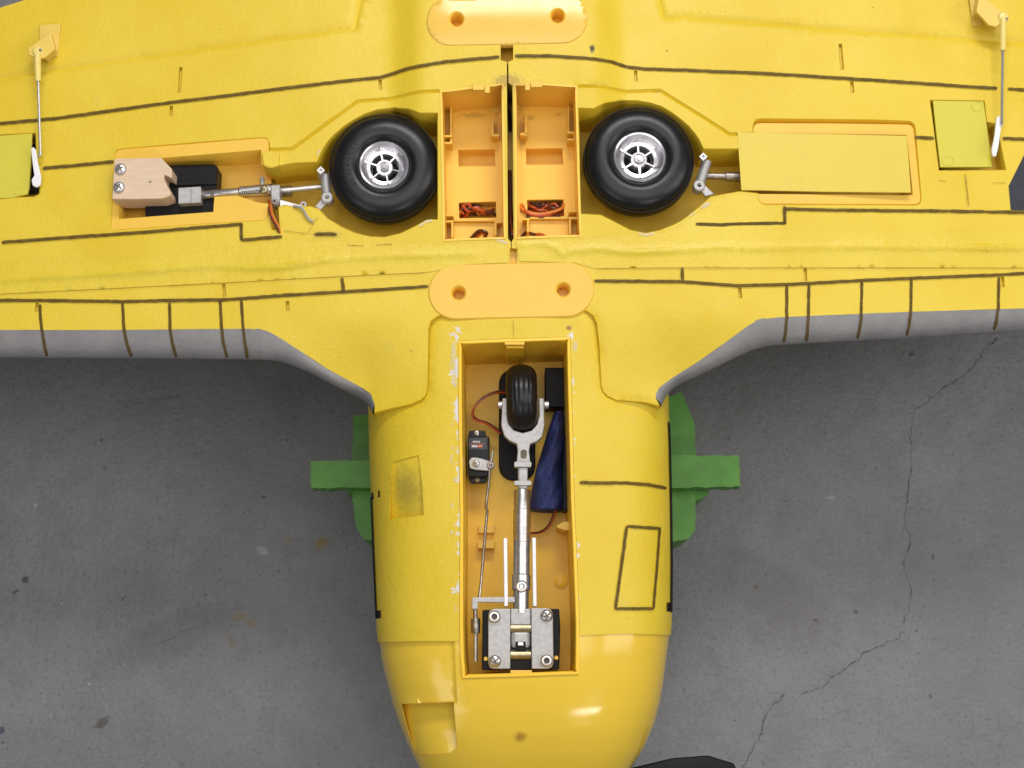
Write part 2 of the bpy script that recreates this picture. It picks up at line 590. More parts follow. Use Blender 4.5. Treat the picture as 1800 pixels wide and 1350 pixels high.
class MB:
    def __init__(s):
        s.v, s.f, s.m = [], [], []

    def add(s, v, f, m=0):
        n = len(s.v)
        s.v += [tuple(p) for p in v]
        s.f += [tuple(i + n for i in q) for q in f]
        s.m += [m] * len(f)
        return s

    def build(s, name, mat, parent=None, mats=None, **kw):
        return obj(name, s.v, s.f, mat, parent, mats=mats, midx=s.m, **kw)


def area2(p):
    return 0.5 * sum(p[i][0] * p[(i + 1) % len(p)][1] - p[(i + 1) % len(p)][0] * p[i][1] for i in range(len(p)))


def prism(pts, z0, z1, bevel=0.0):
    """pts: world xy polygon, bevelled block between z0 and z1 -> verts, faces"""
    pts = [tuple(p[:2]) for p in pts]
    if area2(pts) < 0:
        pts = pts[::-1]
    bm = bmesh.new()
    vs = [bm.verts.new((x, y, z0)) for x, y in pts]
    f = bm.faces.new(vs)
    r = bmesh.ops.extrude_face_region(bm, geom=[f])
    for e in r['geom']:
        if isinstance(e, bmesh.types.BMVert):
            e.co.z = z1
    bm.normal_update()
    if bevel:
        bmesh.ops.bevel(bm, geom=list(bm.edges), offset=bevel, segments=2, affect='EDGES', clamp_overlap=True, profile=0.5)
    bmesh.ops.recalc_face_normals(bm, faces=list(bm.faces))
    bm.verts.index_update()
    v = [tuple(x.co) for x in bm.verts]
    fs = [tuple(x.index for x in q.verts) for q in bm.faces]
    bm.free()
    return v, fs


def pxpoly(pts, z):
    return [P(x, y, z)[:2] for x, y in pts]


def slab(name, pts, ztop, th, mat, parent, bevel=0.0004, label=None, smooth=False):
    v, f = prism(pxpoly(pts, ztop), ztop - th, ztop, bevel)
    return obj(name, v, f, mat, parent, label=label, smooth=smooth, angle=40)


def rect(x0, y0, x1, y1):
    return [(x0, y0), (x1, y0), (x1, y1), (x0, y1)]


def rrect(x0, y0, x1, y1, r, n=5):
    out = []
    for cx, cy, a in ((x1 - r, y0 + r, -90), (x1 - r, y1 - r, 0), (x0 + r, y1 - r, 90), (x0 + r, y0 + r, 180)):
        for i in range(n + 1):
            t = rad(a + 90 * i / n)
            out.append((cx + r * math.cos(t), cy + r * math.sin(t)))
    return out


def circ(cx, cy, r, n=24):
    return [(cx + r * math.cos(2 * math.pi * i / n), cy + r * math.sin(2 * math.pi * i / n)) for i in range(n)]


def frame_of(d):
    d = Vector(d).normalized()
    a = Vector((0, 0, 1)) if abs(d.z) < 0.9 else Vector((1, 0, 0))
    u = d.cross(a).normalized()
    return u, d.cross(u).normalized(), d


def tube_geo(pts, r, n=8, caps=True):
    pts = [Vector(p) for p in pts]
    rs = r if isinstance(r, (list, tuple)) else [r] * len(pts)
    v, f = [], []
    u = None
    for i, p in enumerate(pts):
        d = (pts[min(i + 1, len(pts) - 1)] - pts[max(i - 1, 0)]).normalized()
        if u is None:
            u = frame_of(d)[0]
        u = (u - d * u.dot(d)).normalized()
        w = d.cross(u)
        for k in range(n):
            t = 2 * math.pi * k / n
            v.append(p + (u * math.cos(t) + w * math.sin(t)) * rs[i])
    for i in range(len(pts) - 1):
        for k in range(n):
            f.append((i * n + k, i * n + (k + 1) % n, (i + 1) * n + (k + 1) % n, (i + 1) * n + k))
    if caps:
        f.append(tuple(range(n))[::-1])
        f.append(tuple((len(pts) - 1) * n + k for k in range(n)))
    return v, f


def tube(name, pts, r, mat, parent, n=10, label=None):
    v, f = tube_geo(pts, r, n)
    return obj(name, v, f, mat, parent, smooth=True, label=label, angle=45)


def lathe_geo(c, axis, prof, n=32):
    """prof: list of (radius, height along axis)"""
    u, w, d = frame_of(axis)
    c = Vector(c)
    v, f = [], []
    for r, h in prof:
        for k in range(n):
            t = 2 * math.pi * k / n
            v.append(c + d * h + (u * math.cos(t) + w * math.sin(t)) * max(r, 1e-5))
    for i in range(len(prof) - 1):
        for k in range(n):
            f.append((i * n + k, i * n + (k + 1) % n, (i + 1) * n + (k + 1) % n, (i + 1) * n + k))
    return v, f


def lathe(name, c, axis, prof, mat, parent, n=32, label=None, angle=35):
    v, f = lathe_geo(c, axis, prof, n)
    return obj(name, v, f, mat, parent, smooth=True, label=label, angle=angle)


def screw(c, r, parent, mat='tube', rot=0.3, socket=False):
    """pan head with dark bars for the shade of a recessed cross (or a hex socket)"""
    c = Vector(c)
    mb = MB()
    h = r * 0.5
    if socket:
        prof = [(r, -h), (r, h * .55), (r * .80, h * .95), (r * .50, h * 1.0), (r * .46, h * .1), (0, h * .1)]
        v, f = lathe_geo(c, (0, 0, 1), prof[:4], 24)
        mb.add(v, f)
        v, f = lathe_geo(c, (0, 0, 1), prof[3:], 6)
        mb.add(v, f, 1)
    else:
        v, f = lathe_geo(c, (0, 0, 1), [(r, -h), (r, h * .15), (r * .9, h * .5), (r * .6, h * .78), (0, h * .88)], 24)
        mb.add(v, f)
        for a in (rot, rot + math.pi / 2):
            ca, sa = math.cos(a), math.sin(a)
            q = [(c.x + ca * s1 * r * .62 - sa * s2 * r * .12, c.y + sa * s1 * r * .62 + ca * s2 * r * .12) for s1, s2 in ((-1, -1), (1, -1), (1, 1), (-1, 1))]
            v, f = prism(q, c.z + h * .3, c.z + h * (.90 + 0.02 * (a > rot)), 0)
            mb.add(v, f, 1)
    return mb.build('screw', mat, parent, mats=['slot'], smooth=True, angle=40)


# ------------------------------------------------------------------ triangulated sheets with openings
def densify(poly, step, closed=True):
    out = []
    n = len(poly)
    for i in range(n if closed else n - 1):
        a, b = np.array(poly[i][:2], float), np.array(poly[(i + 1) % n][:2], float)
        k = max(1, int(math.ceil(np.linalg.norm(b - a) / step)))
        for j in range(k):
            out.append(tuple(a + (b - a) * j / k))
    if not closed:
        out.append(tuple(poly[-1][:2]))
    return out


def inside(poly, pts):
    p = np.asarray(poly, float)
    x, y = pts[:, 0], pts[:, 1]
    r = np.zeros(len(pts), bool)
    x0, y0 = p[:, 0], p[:, 1]
    x1, y1 = np.roll(x0, -1), np.roll(y0, -1)
    for a, b, c, d in zip(x0, y0, x1, y1):
        if b == d:
            continue
        m = ((b > y) != (d > y)) & (x < (c - a) * (y - b) / (d - b) + a)
        r ^= m
    return r


def poly_dist(poly, pts, closed=False):
    p = np.asarray([q[:2] for q in poly], float)
    a = p if closed else p[:-1]
    b = np.roll(p, -1, 0) if closed else p[1:]
    best = np.full(len(pts), 1e9)
    for s, e in zip(a, b):
        d = e - s
        l2 = max(d @ d, 1e-12)
        t = np.clip(((pts - s) @ d) / l2, 0, 1)
        best = np.minimum(best, np.hypot(*(pts - s - t[:, None] * d).T))
    return best


def offset_line(poly, d):
    p = np.asarray([q[:2] for q in poly], float)
    t = np.gradient(p, axis=0)
    t /= np.maximum(np.linalg.norm(t, axis=1), 1e-9)[:, None]
    return p + np.stack([-t[:, 1], t[:, 0]], 1) * d


def sheet_geo(outline, holes, to3d, step, lines=(), edge_step=None):
    es = edge_step or step
    vs, ed = [], []

    def addpoly(poly, closed):
        q = densify(poly, es, closed)
        b = len(vs)
        vs.extend(q)
        for i in range(len(q) - 1):
            ed.append((b + i, b + i + 1))
        if closed:
            ed.append((b + len(q) - 1, b))

    addpoly(outline, True)
    for h in holes:
        addpoly(h, True)
    for l in lines:
        addpoly(l, False)
    o = np.asarray([q[:2] for q in outline], float)
    lo, hi = o.min(0), o.max(0)
    gx, gy = np.meshgrid(np.arange(lo[0] + step / 2, hi[0], step), np.arange(lo[1] + step / 2, hi[1], step))
    g = np.stack([gx.ravel(), gy.ravel()], 1)
    g[:, 0] += (np.round((g[:, 1] - lo[1]) / step).astype(int) % 2) * step * 0.5
    k = inside(o, g)
    for h in holes:
        k &= ~inside([q[:2] for q in h], g)
    g = g[k]
    vs.extend(map(tuple, g))
    rv, re, rf, _, _, _ = delaunay_2d_cdt([Vector(v) for v in vs], ed, [], 0, 1e-7)
    v2 = np.array([tuple(v) for v in rv])
    tri = np.array([f for f in rf if len(f) == 3])
    cen = v2[tri].mean(1)
    k = inside(o, cen)
    for h in holes:
        k &= ~inside([q[:2] for q in h], cen)
    tri = tri[k]
    a = v2[tri]
    ar = (a[:, 1, 0] - a[:, 0, 0]) * (a[:, 2, 1] - a[:, 0, 1]) - (a[:, 2, 0] - a[:, 0, 0]) * (a[:, 1, 1] - a[:, 0, 1])
    tri = tri[np.abs(ar) > 1e-12]
    ar = ar[np.abs(ar) > 1e-12]
    tri[ar < 0] = tri[ar < 0][:, ::-1]
    used = np.unique(tri)
    remap = np.full(len(v2), -1)
    remap[used] = np.arange(len(used))
    v3 = to3d(v2[used])
    return v3, remap[tri]


def wall_geo(poly3, zbot, closed=True, inset=0.0006):
    """vertical wall under a rim; rim slightly rounded"""
    p = [np.array(q, float) for q in poly3]
    n = len(p)
    xy = np.array([q[:2] for q in p])
    ar = area2([tuple(q) for q in xy]) if closed else 1
    t = (np.roll(xy, -1, 0) - np.roll(xy, 1, 0)) if closed else np.gradient(xy, axis=0)
    t /= np.maximum(np.linalg.norm(t, axis=1), 1e-9)[:, None]
    nin = np.stack([-t[:, 1], t[:, 0]], 1) * (1 if ar > 0 else -1)
    v = []
    for i in range(n):
        v.append(p[i])
        q = p[i].copy()
        q[:2] += nin[i] * inset
        q[2] -= abs(inset) * 1.2
        v.append(q)
        w = q.copy()
        w[2] = zbot(w[0], w[1]) if callable(zbot) else zbot
        v.append(w)
    f = []
    for i in range(n if closed else n - 1):
        j = (i + 1) % n
        for k in range(2):
            q = (i * 3 + k, j * 3 + k, j * 3 + k + 1, i * 3 + k + 1)
            f.append(q if ar < 0 else q[::-1])
    return v, f


def fill_geo(poly3):
    t = tessellate_polygon([[Vector(p) for p in poly3]])
    out = []
    for a, b, c in t:
        n = (Vector(poly3[b]) - Vector(poly3[a])).cross(Vector(poly3[c]) - Vector(poly3[a]))
        out.append((a, b, c) if n.z > 0 else (c, b, a))
    return list(poly3), out


def onpoly(pts, f=wing_f):
    return [on(x, y, f) for x, y in pts]


# ================================================================== SETTING: floor
fl = obj('floor', [(-1.3, -1.3, FLOOR_Z), (1.3, -1.3, FLOOR_Z), (1.3, 1.3, FLOOR_Z), (-1.3, 1.3, FLOOR_Z)], [(0, 1, 2, 3)], 'floor')
fl['kind'] = 'structure'


def crack(pts, w, parent=fl):
    pts = [np.array(P(x, y, FLOOR_Z)[:2]) for x, y in pts]
    q = []
    for i in range(len(pts) - 1):
        for j in range(10):
            t = j / 10
            p = pts[i] * (1 - t) + pts[i + 1] * t
            q.append(p + np.array([noise.noise((p[0] * 160, p[1] * 160, 3)), noise.noise((p[0] * 160, p[1] * 160, 9))]) * 0.0026)
    q.append(pts[-1])
    v, f = [], []
    n = len(q)
    a = offset_line(q, 1.0) - np.array(q)
    for i, p in enumerate(q):
        ww = w * 0.72 * (0.25 + 1.2 * abs(noise.noise((p[0] * 90, p[1] * 90, 1)))) * (0.2 if i in (0, n - 1) else 1)
        v.append((p[0] + a[i][0] * ww, p[1] + a[i][1] * ww, FLOOR_Z + 0.0004))
        v.append((p[0] - a[i][0] * ww, p[1] - a[i][1] * ww, FLOOR_Z + 0.0004))
    for i in range(n - 1):
        f.append((i * 2 + 1, i * 2, i * 2 + 2, i * 2 + 3))
    return obj('crack', v, f, 'crack', parent)


crack([(1755, 592), (1735, 613), (1712, 643), (1690, 663), (1668, 676), (1640, 697), (1620, 713), (1607, 724), (1603, 745), (1601, 800), (1598, 850), (1592, 900), (1591, 925), (1600, 945), (1596, 970),
       (1587, 990), (1595, 1015), (1602, 1050), (1597, 1075), (1585, 1095)], 0.0009)
crack([(1593, 1112), (1570, 1125), (1540, 1137), (1517, 1150), (1490, 1175), (1465, 1187), (1450, 1203), (1432, 1215), (1408, 1221)], 0.0010)
crack([(1378, 1222), (1360, 1235), (1347, 1258), (1338, 1285), (1336, 1300), (1322, 1316), (1311, 1338), (1300, 1365)], 0.0012)
crack([(402, 669), (360, 683), (310, 697), (250, 707), (200, 708)], 0.0003)
crack([(368, 1090), (335, 1107), (305, 1120), (270, 1135)], 0.0005)
crack([(460, 745), (468, 775), (473, 800)], 0.0003)
crack([(432, 1093), (410, 1101), (395, 1107)], 0.0004)
crack([(180, 1183), (150, 1196), (138, 1204)], 0.0004)

# ================================================================== STAND (green, cross shaped)
stand = empty('aircraft_stand', (0.0, P(900, 830, -0.2)[1], FLOOR_Z), 'green cross-shaped stand on the grey floor under the yellow fuselage', 'stand')


def jag(pts, z, amp):
    q = densify(pxpoly(pts, z), 0.0035)
    return [(x + random.uniform(-amp, amp), y + random.uniform(-amp, amp)) for x, y in q]


v, f = prism(jag([(546, 810), (650, 809), (1180, 800), (1299, 801), (1301, 855), (1180, 858), (650, 857), (547, 858)], -0.135, 0.0005), -0.158, -0.135, 0)
obj('cross_bar', v, f, 'green', stand)
zc = -0.160
v, f = prism(jag([(622, 731), (655, 727), (1170, 700), (1198, 690), (1214, 728), (1221, 745), (1223, 800), (1222, 930), (1212, 946), (1180, 953), (660, 950), (638, 948), (626, 925), (620, 880), (619, 800)], zc, 0.0004), FLOOR_Z + 0.0002, zc, 0)
obj('base_block', v, f, 'green', stand)
v, f = prism(jag([(608, 855), (625, 852), (626, 868), (610, 866)], -0.17, 0.0003), FLOOR_Z + 0.0003, -0.17, 0)
obj('corner_tab', v, f, 'green', stand)
v, f = prism(jag([(1215, 855), (1252, 852), (1243, 872), (1224, 880), (1216, 878)], -0.17, 0.0003), FLOOR_Z + 0.0003, -0.17, 0)
obj('corner_tab', v, f, 'green', stand)

# ================================================================== AIRCRAFT
plane = empty('model_airplane', (0.0, 0.0, FLOOR_Z), 'yellow foam radio-control model airplane lying belly up with open gear bays', 'model airplane')

# ---- main wing panels -------------------------------------------------------
seamL = [(770, 557), (759, 565), (755, 577), (754, 640), (753, 683), (749, 696), (741, 704), (723, 712), (690, 719), (658, 727)]
seamR = [(1032, 547), (1043, 555), (1049, 568), (1053, 600), (1057, 677), (1060, 687), (1068, 696), (1083, 703), (1133, 707), (1161, 714)]
leL = [((-300, 580), (-300, 628)), ((0, 580), (0, 629)), ((200, 580), (200, 630)), ((430, 578), (430, 632)), ((458, 579), (465, 633)), ((480, 587), (497, 637)), ((520, 612), (543, 655)),
       ((575, 648), (600, 684)), ((632, 679), (633, 700)), ((652, 692), (648, 713)), ((659, 712), (656, 728))]
leR = [((2100, 527), (2100, 566)), ((1800, 542), (1800, 583)), ((1602, 548), (1604, 594)), ((1382, 557), (1380, 606)), ((1335, 561), (1340, 611)), ((1316, 572), (1310, 621)), ((1275, 602), (1258, 646)),
       ((1228, 635), (1222, 663)), ((1182, 664), (1192, 677)), ((1158, 682), (1173, 694)), ((1152, 699), (1162, 715))]

wellL = [(770, 198), (739, 198), (716, 190), (694, 188), (663, 192), (640, 200), (621, 210), (604, 221), (589, 234), (577, 246), (567, 261), (557, 284), (515, 286), (490, 291), (474, 294),
         (474, 262), (474, 252), (472, 246), (468, 242), (463, 241), (340, 250), (213, 261), (206, 263), (202, 267), (201, 274), (195, 390), (195, 398), (198, 403), (206, 405), (330, 396), (459, 388), (466, 387), (470, 383), (472, 377), (473, 364), (477, 404), (492, 404), (490, 364), (500, 361),
         (520, 365), (545, 363), (560, 368), (575, 384), (600, 399), (625, 410), (650, 416), (675, 417), (705, 410), (732, 397), (750, 387), (770, 386)]
wellR = [(1016, 189), (1044, 190), (1063, 180), (1092, 175), (1119, 176), (1143, 180), (1162, 186), (1181, 197), (1197, 209), (1211, 221), (1222, 234), (1230, 246), (1237, 261), (1295, 261), (1323, 259),
         (1323, 222), (1325, 214), (1330, 209), (1338, 208), (1460, 209), (1530, 210), (1596, 212), (1603, 214), (1608, 219), (1610, 228), (1620, 348), (1619, 355), (1615, 360), (1606, 361), (1346, 360), (1339, 358), (1335, 354), (1332, 340), (1300, 337), (1277, 341), (1250, 346),
         (1231, 362), (1212, 378), (1197, 389), (1183, 396), (1160, 405), (1135, 410), (1108, 405), (1081, 391), (1056, 378), (1020, 376)]
bayL = [(774, 160), (830, 153), (885, 147), (889, 420), (779, 424)]
bayR = [(904, 148), (960, 147), (1014, 151), (1022, 416), (906, 420)]
hatL = [(-80, 241), (63, 233), (64, 260), (71, 320), (69, 341), (60, 346), (-80, 353)]
hatR = [(1634, 175), (1731, 177), (1735, 214), (1752, 217), (1769, 299), (1690, 300), (1650, 300)]
slotsL = [[(318, 118), (316, 145), (315, 163)], [(301, 186), (301, 204)], [(668, 140), (669, 158)], [(393, 499), (395, 522)], [(505, 529), (506, 546)], [(65, 532), (64, 549)]]
slotsR = [[(1477, 77), (1479, 102), (1481, 122)], [(1497, 143), (1499, 163)], [(1117, 124), (1118, 143)], [(1415, 471), (1416, 494)], [(1300, 505), (1302, 524)], [(1762, 486), (1763, 505)]]


def slot_poly(l, w=3.1):
    a = offset_line(l, w)
    b = offset_line(l, -w)
    return [tuple(p) for p in a] + [tuple(p) for p in b[::-1]]


grooveL = [[(-300, 183), (0, 137), (200, 107), (400, 78), (600, 52), (623, 50), (634, 0), (650, -80)], [(771, 160), (703, 170), (629, 178), (513, 262), (475, 263)], ]
grooveR = [[(2100, 100), (1800, 75), (1500, 54), (1200, 29), (1168, 31), (1160, 0), (1150, -80)], [(1017, 152), (1067, 154), (1100, 161), (1160, 159), (1283, 236), (1322, 235)]]


def build_wing(side, outline_px, holes_px, slots, grooves, seam, le, label):
    G = []
    for i, g in enumerate(grooves):
        G.append((densify([on(x, y, wing_f)[:2] for x, y in g], 0.004, False), (0.0028, 0.0015)[i], (0.0017, 0.0020)[i]))
    G.append((densify([on(x, y, wing_f)[:2] for x, y in seam], 0.003, False), 0.0011, 0.0014))

    def to3d(v2):
        z = wing_f(v2[:, 0], v2[:, 1])
        for line, hw, dp in G:
            z = z - dp * np.maximum(0, 1 - poly_dist(line, v2) / hw)
        nz = np.array([noise.noise((x * 40, y * 40, side)) for x, y in v2])
        z = z + nz * 0.00035
        return np.column_stack([v2, z])

    out2 = [tuple(p[:2]) for p in onpoly(outline_px)]
    hol3 = [onpoly(h) for h in holes_px]
    sl3 = [onpoly(slot_poly(s)) for s in slots]
    lines = []
    for line, hw, dp in G:
        for d in (-hw, 0, hw):
            q = [p for p in offset_line(line, d)]
            lines.append(q)
    lines[-1:] = []
    lines[-1:] = []
    hh = [[tuple(p[:2]) for p in h] for h in hol3 + sl3]
    v3, tri = sheet_geo(out2, hh, to3d, 0.006, lines, 0.005)
    mb = MB().add(v3, tri)
    # thickness along the root and the trailing edge, and the skin below
    edge = [np.array([x, y, wing_f(x, y)]) for x, y in densify(out2, 0.01)]
    wv, wf = wall_geo(edge, -0.052, True, 0.0)
    mb.add(wv, wf)
    w = mb.build('wing_panel', 'foam', plane, smooth=True, label=label, angle=50)
    # wells and slots: walls and floors
    for k, h in enumerate(hol3):
        d = densify([p[:2] for p in h], 0.006)
        rim = [np.array([x, y, wing_f(x, y) + 0.0001]) for x, y in d]
        if k == 0:
            zb = -0.044
            nm, mt = 'wheel_well', 'well'
        elif k == 2:
            zb = -0.030
            nm, mt = 'servo_well', 'well'
        else:
            continue
        m2 = MB().add(*wall_geo(rim, zb))
        a = area2(d)
        fv, ff = fill_geo([(x, y, zb) for x, y in d])
        m2.add(fv, ff)
        m2.build(nm, mt, w, smooth=True, angle=40)
    for h in sl3:
        d = [p[:2] for p in h]
        rim = [np.array([x, y, wing_f(x, y) + 0.0001]) for x, y in d]
        m2 = MB().add(*wall_geo(rim, lambda x, y: float(wing_f(x, y)) - 0.0030, True, 0.0002))
        m2.add(*fill_geo([(x, y, float(wing_f(x, y)) - 0.0030) for x, y in d]))
        m2.build('moulded_slot', 'foam', w)
    # grey leading edge, swept round the nose of the aerofoil
    B = catmull([p[0] for p in le], 8)
    E = catmull([p[1] for p in le], 8)
    rows = []
    hN = 0.0125
    for b, e in zip(B, E):
        bp = on(b[0], b[1], wing_f)
        ep = P(e[0], e[1], bp[2] - hN)
        row = []
        for i in range(13):
            ph = math.pi * i / 12
            row.append((bp[0] + (ep[0] - bp[0]) * math.sin(ph), bp[1] + (ep[1] - bp[1]) * math.sin(ph), bp[2] - hN * (1 - math.cos(ph)) + 0.0002 * noise.noise((bp[0] * 150, i, 2))))
        row.append((bp[0], bp[1], -0.052))
        rows.append(row)
    vv = [p for r in rows for p in r]
    m = len(rows[0])
    ff = []
    for i in range(len(rows) - 1):
        for j in range(m - 1):
            q = (i * m + j, (i + 1) * m + j, (i + 1) * m + j + 1, i * m + j + 1)
            ff.append(q[::-1] if side < 0 else q)
    obj('leading_edge', vv, ff, 'grey', w, smooth=True, label='grey painted leading edge')
    return w


outL = [(-300, 110), (43, 0), (290, -80), (880, -80), (880, 76), (880, 106), (891, 109), (891, 150), (893, 420), (898, 425), (898, 436), (896, 437), (896, 470), (898, 520), (800, 545)] + seamL + [p[0] for p in leL[::-1]]
outR = [(2100, 20), (2100, -80), (902, -80), (902, 76), (902, 105), (893.5, 108.5), (894, 146), (901, 150), (903, 419), (899.5, 425), (899.5, 436), (909, 437), (909, 470), (905, 520), (1000, 540)] + seamR + [p[0] for p in leR[::-1]]
def stadium(x0, x1, y0, y1, skew, n=14):
    r = (y1 - y0) / 2
    cy = (y0 + y1) / 2
    out = []
    for i in range(n + 1):
        a = rad(-90 + 180 * i / n)
        out.append((x1 - r + r * math.cos(a), cy + r * math.sin(a)))
    for i in range(n + 1):
        a = rad(90 + 180 * i / n)
        out.append((x0 + r + r * math.cos(a), cy + r * math.sin(a)))
    mx = (x0 + x1) / 2
    return [(x, y + (x - mx) * skew) for x, y in out]


cutA = stadium(763, 1035, 472, 549, -0.022)
cutB = stadium(760, 1023, 2, 68, -0.022)
wingL = build_wing(-1, outL, [wellL, bayL, hatL, cutA, cutB], slotsL, grooveL, seamL, leL, 'wing half with the wooden block in its open gear tray')
wingR = build_wing(1, outR, [wellR, bayR, hatR, cutA, cutB], slotsR, grooveR, seamR, leR, 'wing half with the covered gear tray')

# channel between the wing halves
ch = [P(x, y, -0.032) for x, y in ((872, 60), (912, 60), (914, 480), (880, 480))]
chan = obj('centre_channel', ch, [(3, 2, 1, 0)], 'tray', plane)
slab('channel_step', rect(892, 434, 913, 468), -0.007, 0.02, 'tray', chan, 0)
slab('channel_step', rect(877, 60, 905, 112), -0.012, 0.02, 'tray', chan, 0)

# ---- fuselage and cowl ------------------------------------------------------
_t = np.linspace(0, math.pi, 400)
_X = np.abs(np.sin(_t)) ** (2 / NSE)
_Z = np.sign(np.cos(_t)) * np.abs(np.cos(_t)) ** (2 / NSE)
_s = np.concatenate([[0], np.cumsum(np.hypot(np.diff(_X), np.diff(_Z * 0.85)))])
_imax = int(np.argmax(_X))
KS = 0.105


def a_of(x, y):
    u = float(fus_u(x, y))
    s = np.interp(abs(u), _X[:_imax + 1], _s[:_imax + 1])
    return math.copysign(s * KS, u)


def fus3d(v2, shrink=0.0, bump_fn=None):
    a, y = v2[:, 0], v2[:, 1]
    s = np.abs(a) / KS
    X = np.interp(s, _s, _X)
    Z = np.interp(s, _s, _Z)
    w = np.where(a < 0, xc_of(y) - xl_of(y), xr_of(y) - xc_of(y)) / (1 + shrink * 9)
    x = xc_of(y) + np.sign(a) * X * w
    z = zt_of(y) - shrink - (HB + zt_of(y)) * (1 - Z)
    o = np.column_stack([x, y, z])
    if bump_fn is not None:
        o[:, 2] += bump_fn(o)
    return o


def fpar(pts, f=fus_f):
    out = []
    for x, y in pts:
        p = on(x, y, f)
        out.append((a_of(p[0], p[1]), p[1]))
    return out


SMAX = 1.80 * KS
bayN = [(805, 599), (904, 595), (1003, 592), (1010, 880), (1018, 1186), (915, 1190), (812, 1193), (808, 900)]
scoop = [(690, 812), (712, 806), (736, 800), (742, 850), (745, 906), (714, 910), (684, 913), (686, 860)]
bayNp = densify(fpar(bayN), 0.004)
scoopp = densify(fpar(scoop), 0.003)
seam_line = [tuple(p) for p in fpar(seamL)][::-1]
seam_rt = [tuple(p) for p in fpar(seamR)]
y560 = P(900, 560)[1]
yb_l, yb_r = P(735, 1127)[1], P(1100, 1114)[1]
outF = seam_line + fpar([(800, 545), (900, 542), (1000, 540)]) + seam_rt + [(KS * 1.0, seam_rt[-1][1]), (KS * 1.05, y560), (SMAX, y560), (SMAX, yb_r), (0.9 * KS, yb_r)] \
    + fpar([(1100, 1114), (1020, 1117), (1012, 1119), (808, 1127), (735, 1127)]) + [(-0.9 * KS, yb_l), (-SMAX, yb_l), (-SMAX, y560), (-KS * 1.05, y560), (-KS * 1.0, seam_line[0][1])]


def fus_bump(o):
    d = np.minimum(poly_dist([on(x, y, wing_f)[:2] for x, y in seamL], o[:, :2]), poly_dist([on(x, y, wing_f)[:2] for x, y in seamR], o[:, :2]))
    z = -0.0016 * np.maximum(0, 1 - d / 0.0014)
    z = z + np.array([noise.noise((x * 45, y * 45, 5)) for x, y in o[:, :2]]) * 0.0004
    # low fairing swelling ahead of the scoop
    q = np.array([P(700, 850)[:2]])
    z = z + 0.0012 * np.exp(-(((o[:, 0] - q[0, 0]) / 0.016) ** 2 + ((o[:, 1] - q[0, 1]) / 0.05) ** 2))
    return z


v3, tri = sheet_geo(outF, [bayNp, scoopp, fpar(cutA)], lambda v: fus3d(v, 0, fus_bump), 0.0055, [], 0.004)
mbf = MB().add(v3, tri)
# foam lip standing proud of the cowl
lip = [on(x, y, fus_f) for x, y in [(668, 1126), (680, 1127), (700, 1127), (735, 1127), (770, 1127), (806, 1127)]]
for L in (lip, [on(x, y, fus_f) for x, y in [(1019, 1117), (1050, 1116), (1100, 1114), (1140, 1113.5), (1165, 1112.5), (1173, 1112)]]):
    n0 = [tuple(p) for p in L] + [(p[0], p[1] + 0.0004, p[2] - 0.004) for p in L]
    k = len(L)
    mbf.add(n0, [(i + k, i + 1 + k, i + 1, i) for i in range(k - 1)])
fus = mbf.build('fuselage', 'fuselage', plane, smooth=True, angle=50)
# scoop floor: a ramp deepening towards the nose
d = [tuple(p) for p in fus3d(np.array(scoopp), 0, fus_bump)]
ya, yb = P(700, 806)[1], P(700, 911)[1]
dz = lambda y: 0.0065 * float(np.clip((ya - y) / (ya - yb), 0, 1)) ** 1.3 + 0.0001
m2 = MB().add(*wall_geo([np.array(p) for p in d], lambda x, y: float(fus_f(x, y)) - dz(y) - 0.0004, True, 0.0003))
sv, st = sheet_geo([p[:2] for p in d], [], lambda v: np.column_stack([v, fus_f(v[:, 0], v[:, 1]) - np.array([dz(y) for y in v[:, 1]]) - 0.0004]), 0.004)
m2.add(sv, st)
m2.build('cooler_scoop', 'fuselage', fus, smooth=True, angle=40)

duct = [(703, 1237), (750, 1235.5), (797, 1234), (800, 1275), (803, 1314), (793, 1323), (760, 1325), (729, 1322), (714, 1280)]
ductp = densify(fpar(duct, cowl_f), 0.003)
ybot = P(900, 1449, -0.05)[1]
ytop_l, ytop_r = P(735, 1110)[1], P(1100, 1098)[1]
outC = [(-SMAX, ytop_l), (-0.5 * KS, ytop_l)] + fpar([(808, 1110), (1012, 1102)], cowl_f) + [(0.5 * KS, ytop_r), (SMAX, ytop_r), (SMAX, ybot), (-SMAX, ybot)]
padx = P(795, 1180)[0]
yp0, yp1 = P(740, 1236)[1], P(740, 1110)[1]


def cowl_bump(o):
    k = 0.19 if False else 0.0
    xe = padx + (yp1 - o[:, 1]) * 0.05
    inz = sstep(o[:, 0], xe + 0.0012, xe - 0.0012) * sstep(o[:, 0], xl_of(o[:, 1]) + 0.0, xl_of(o[:, 1]) + 0.02) * (o[:, 1] > yp0 - 0.0003)
    return -0.0016 * inz


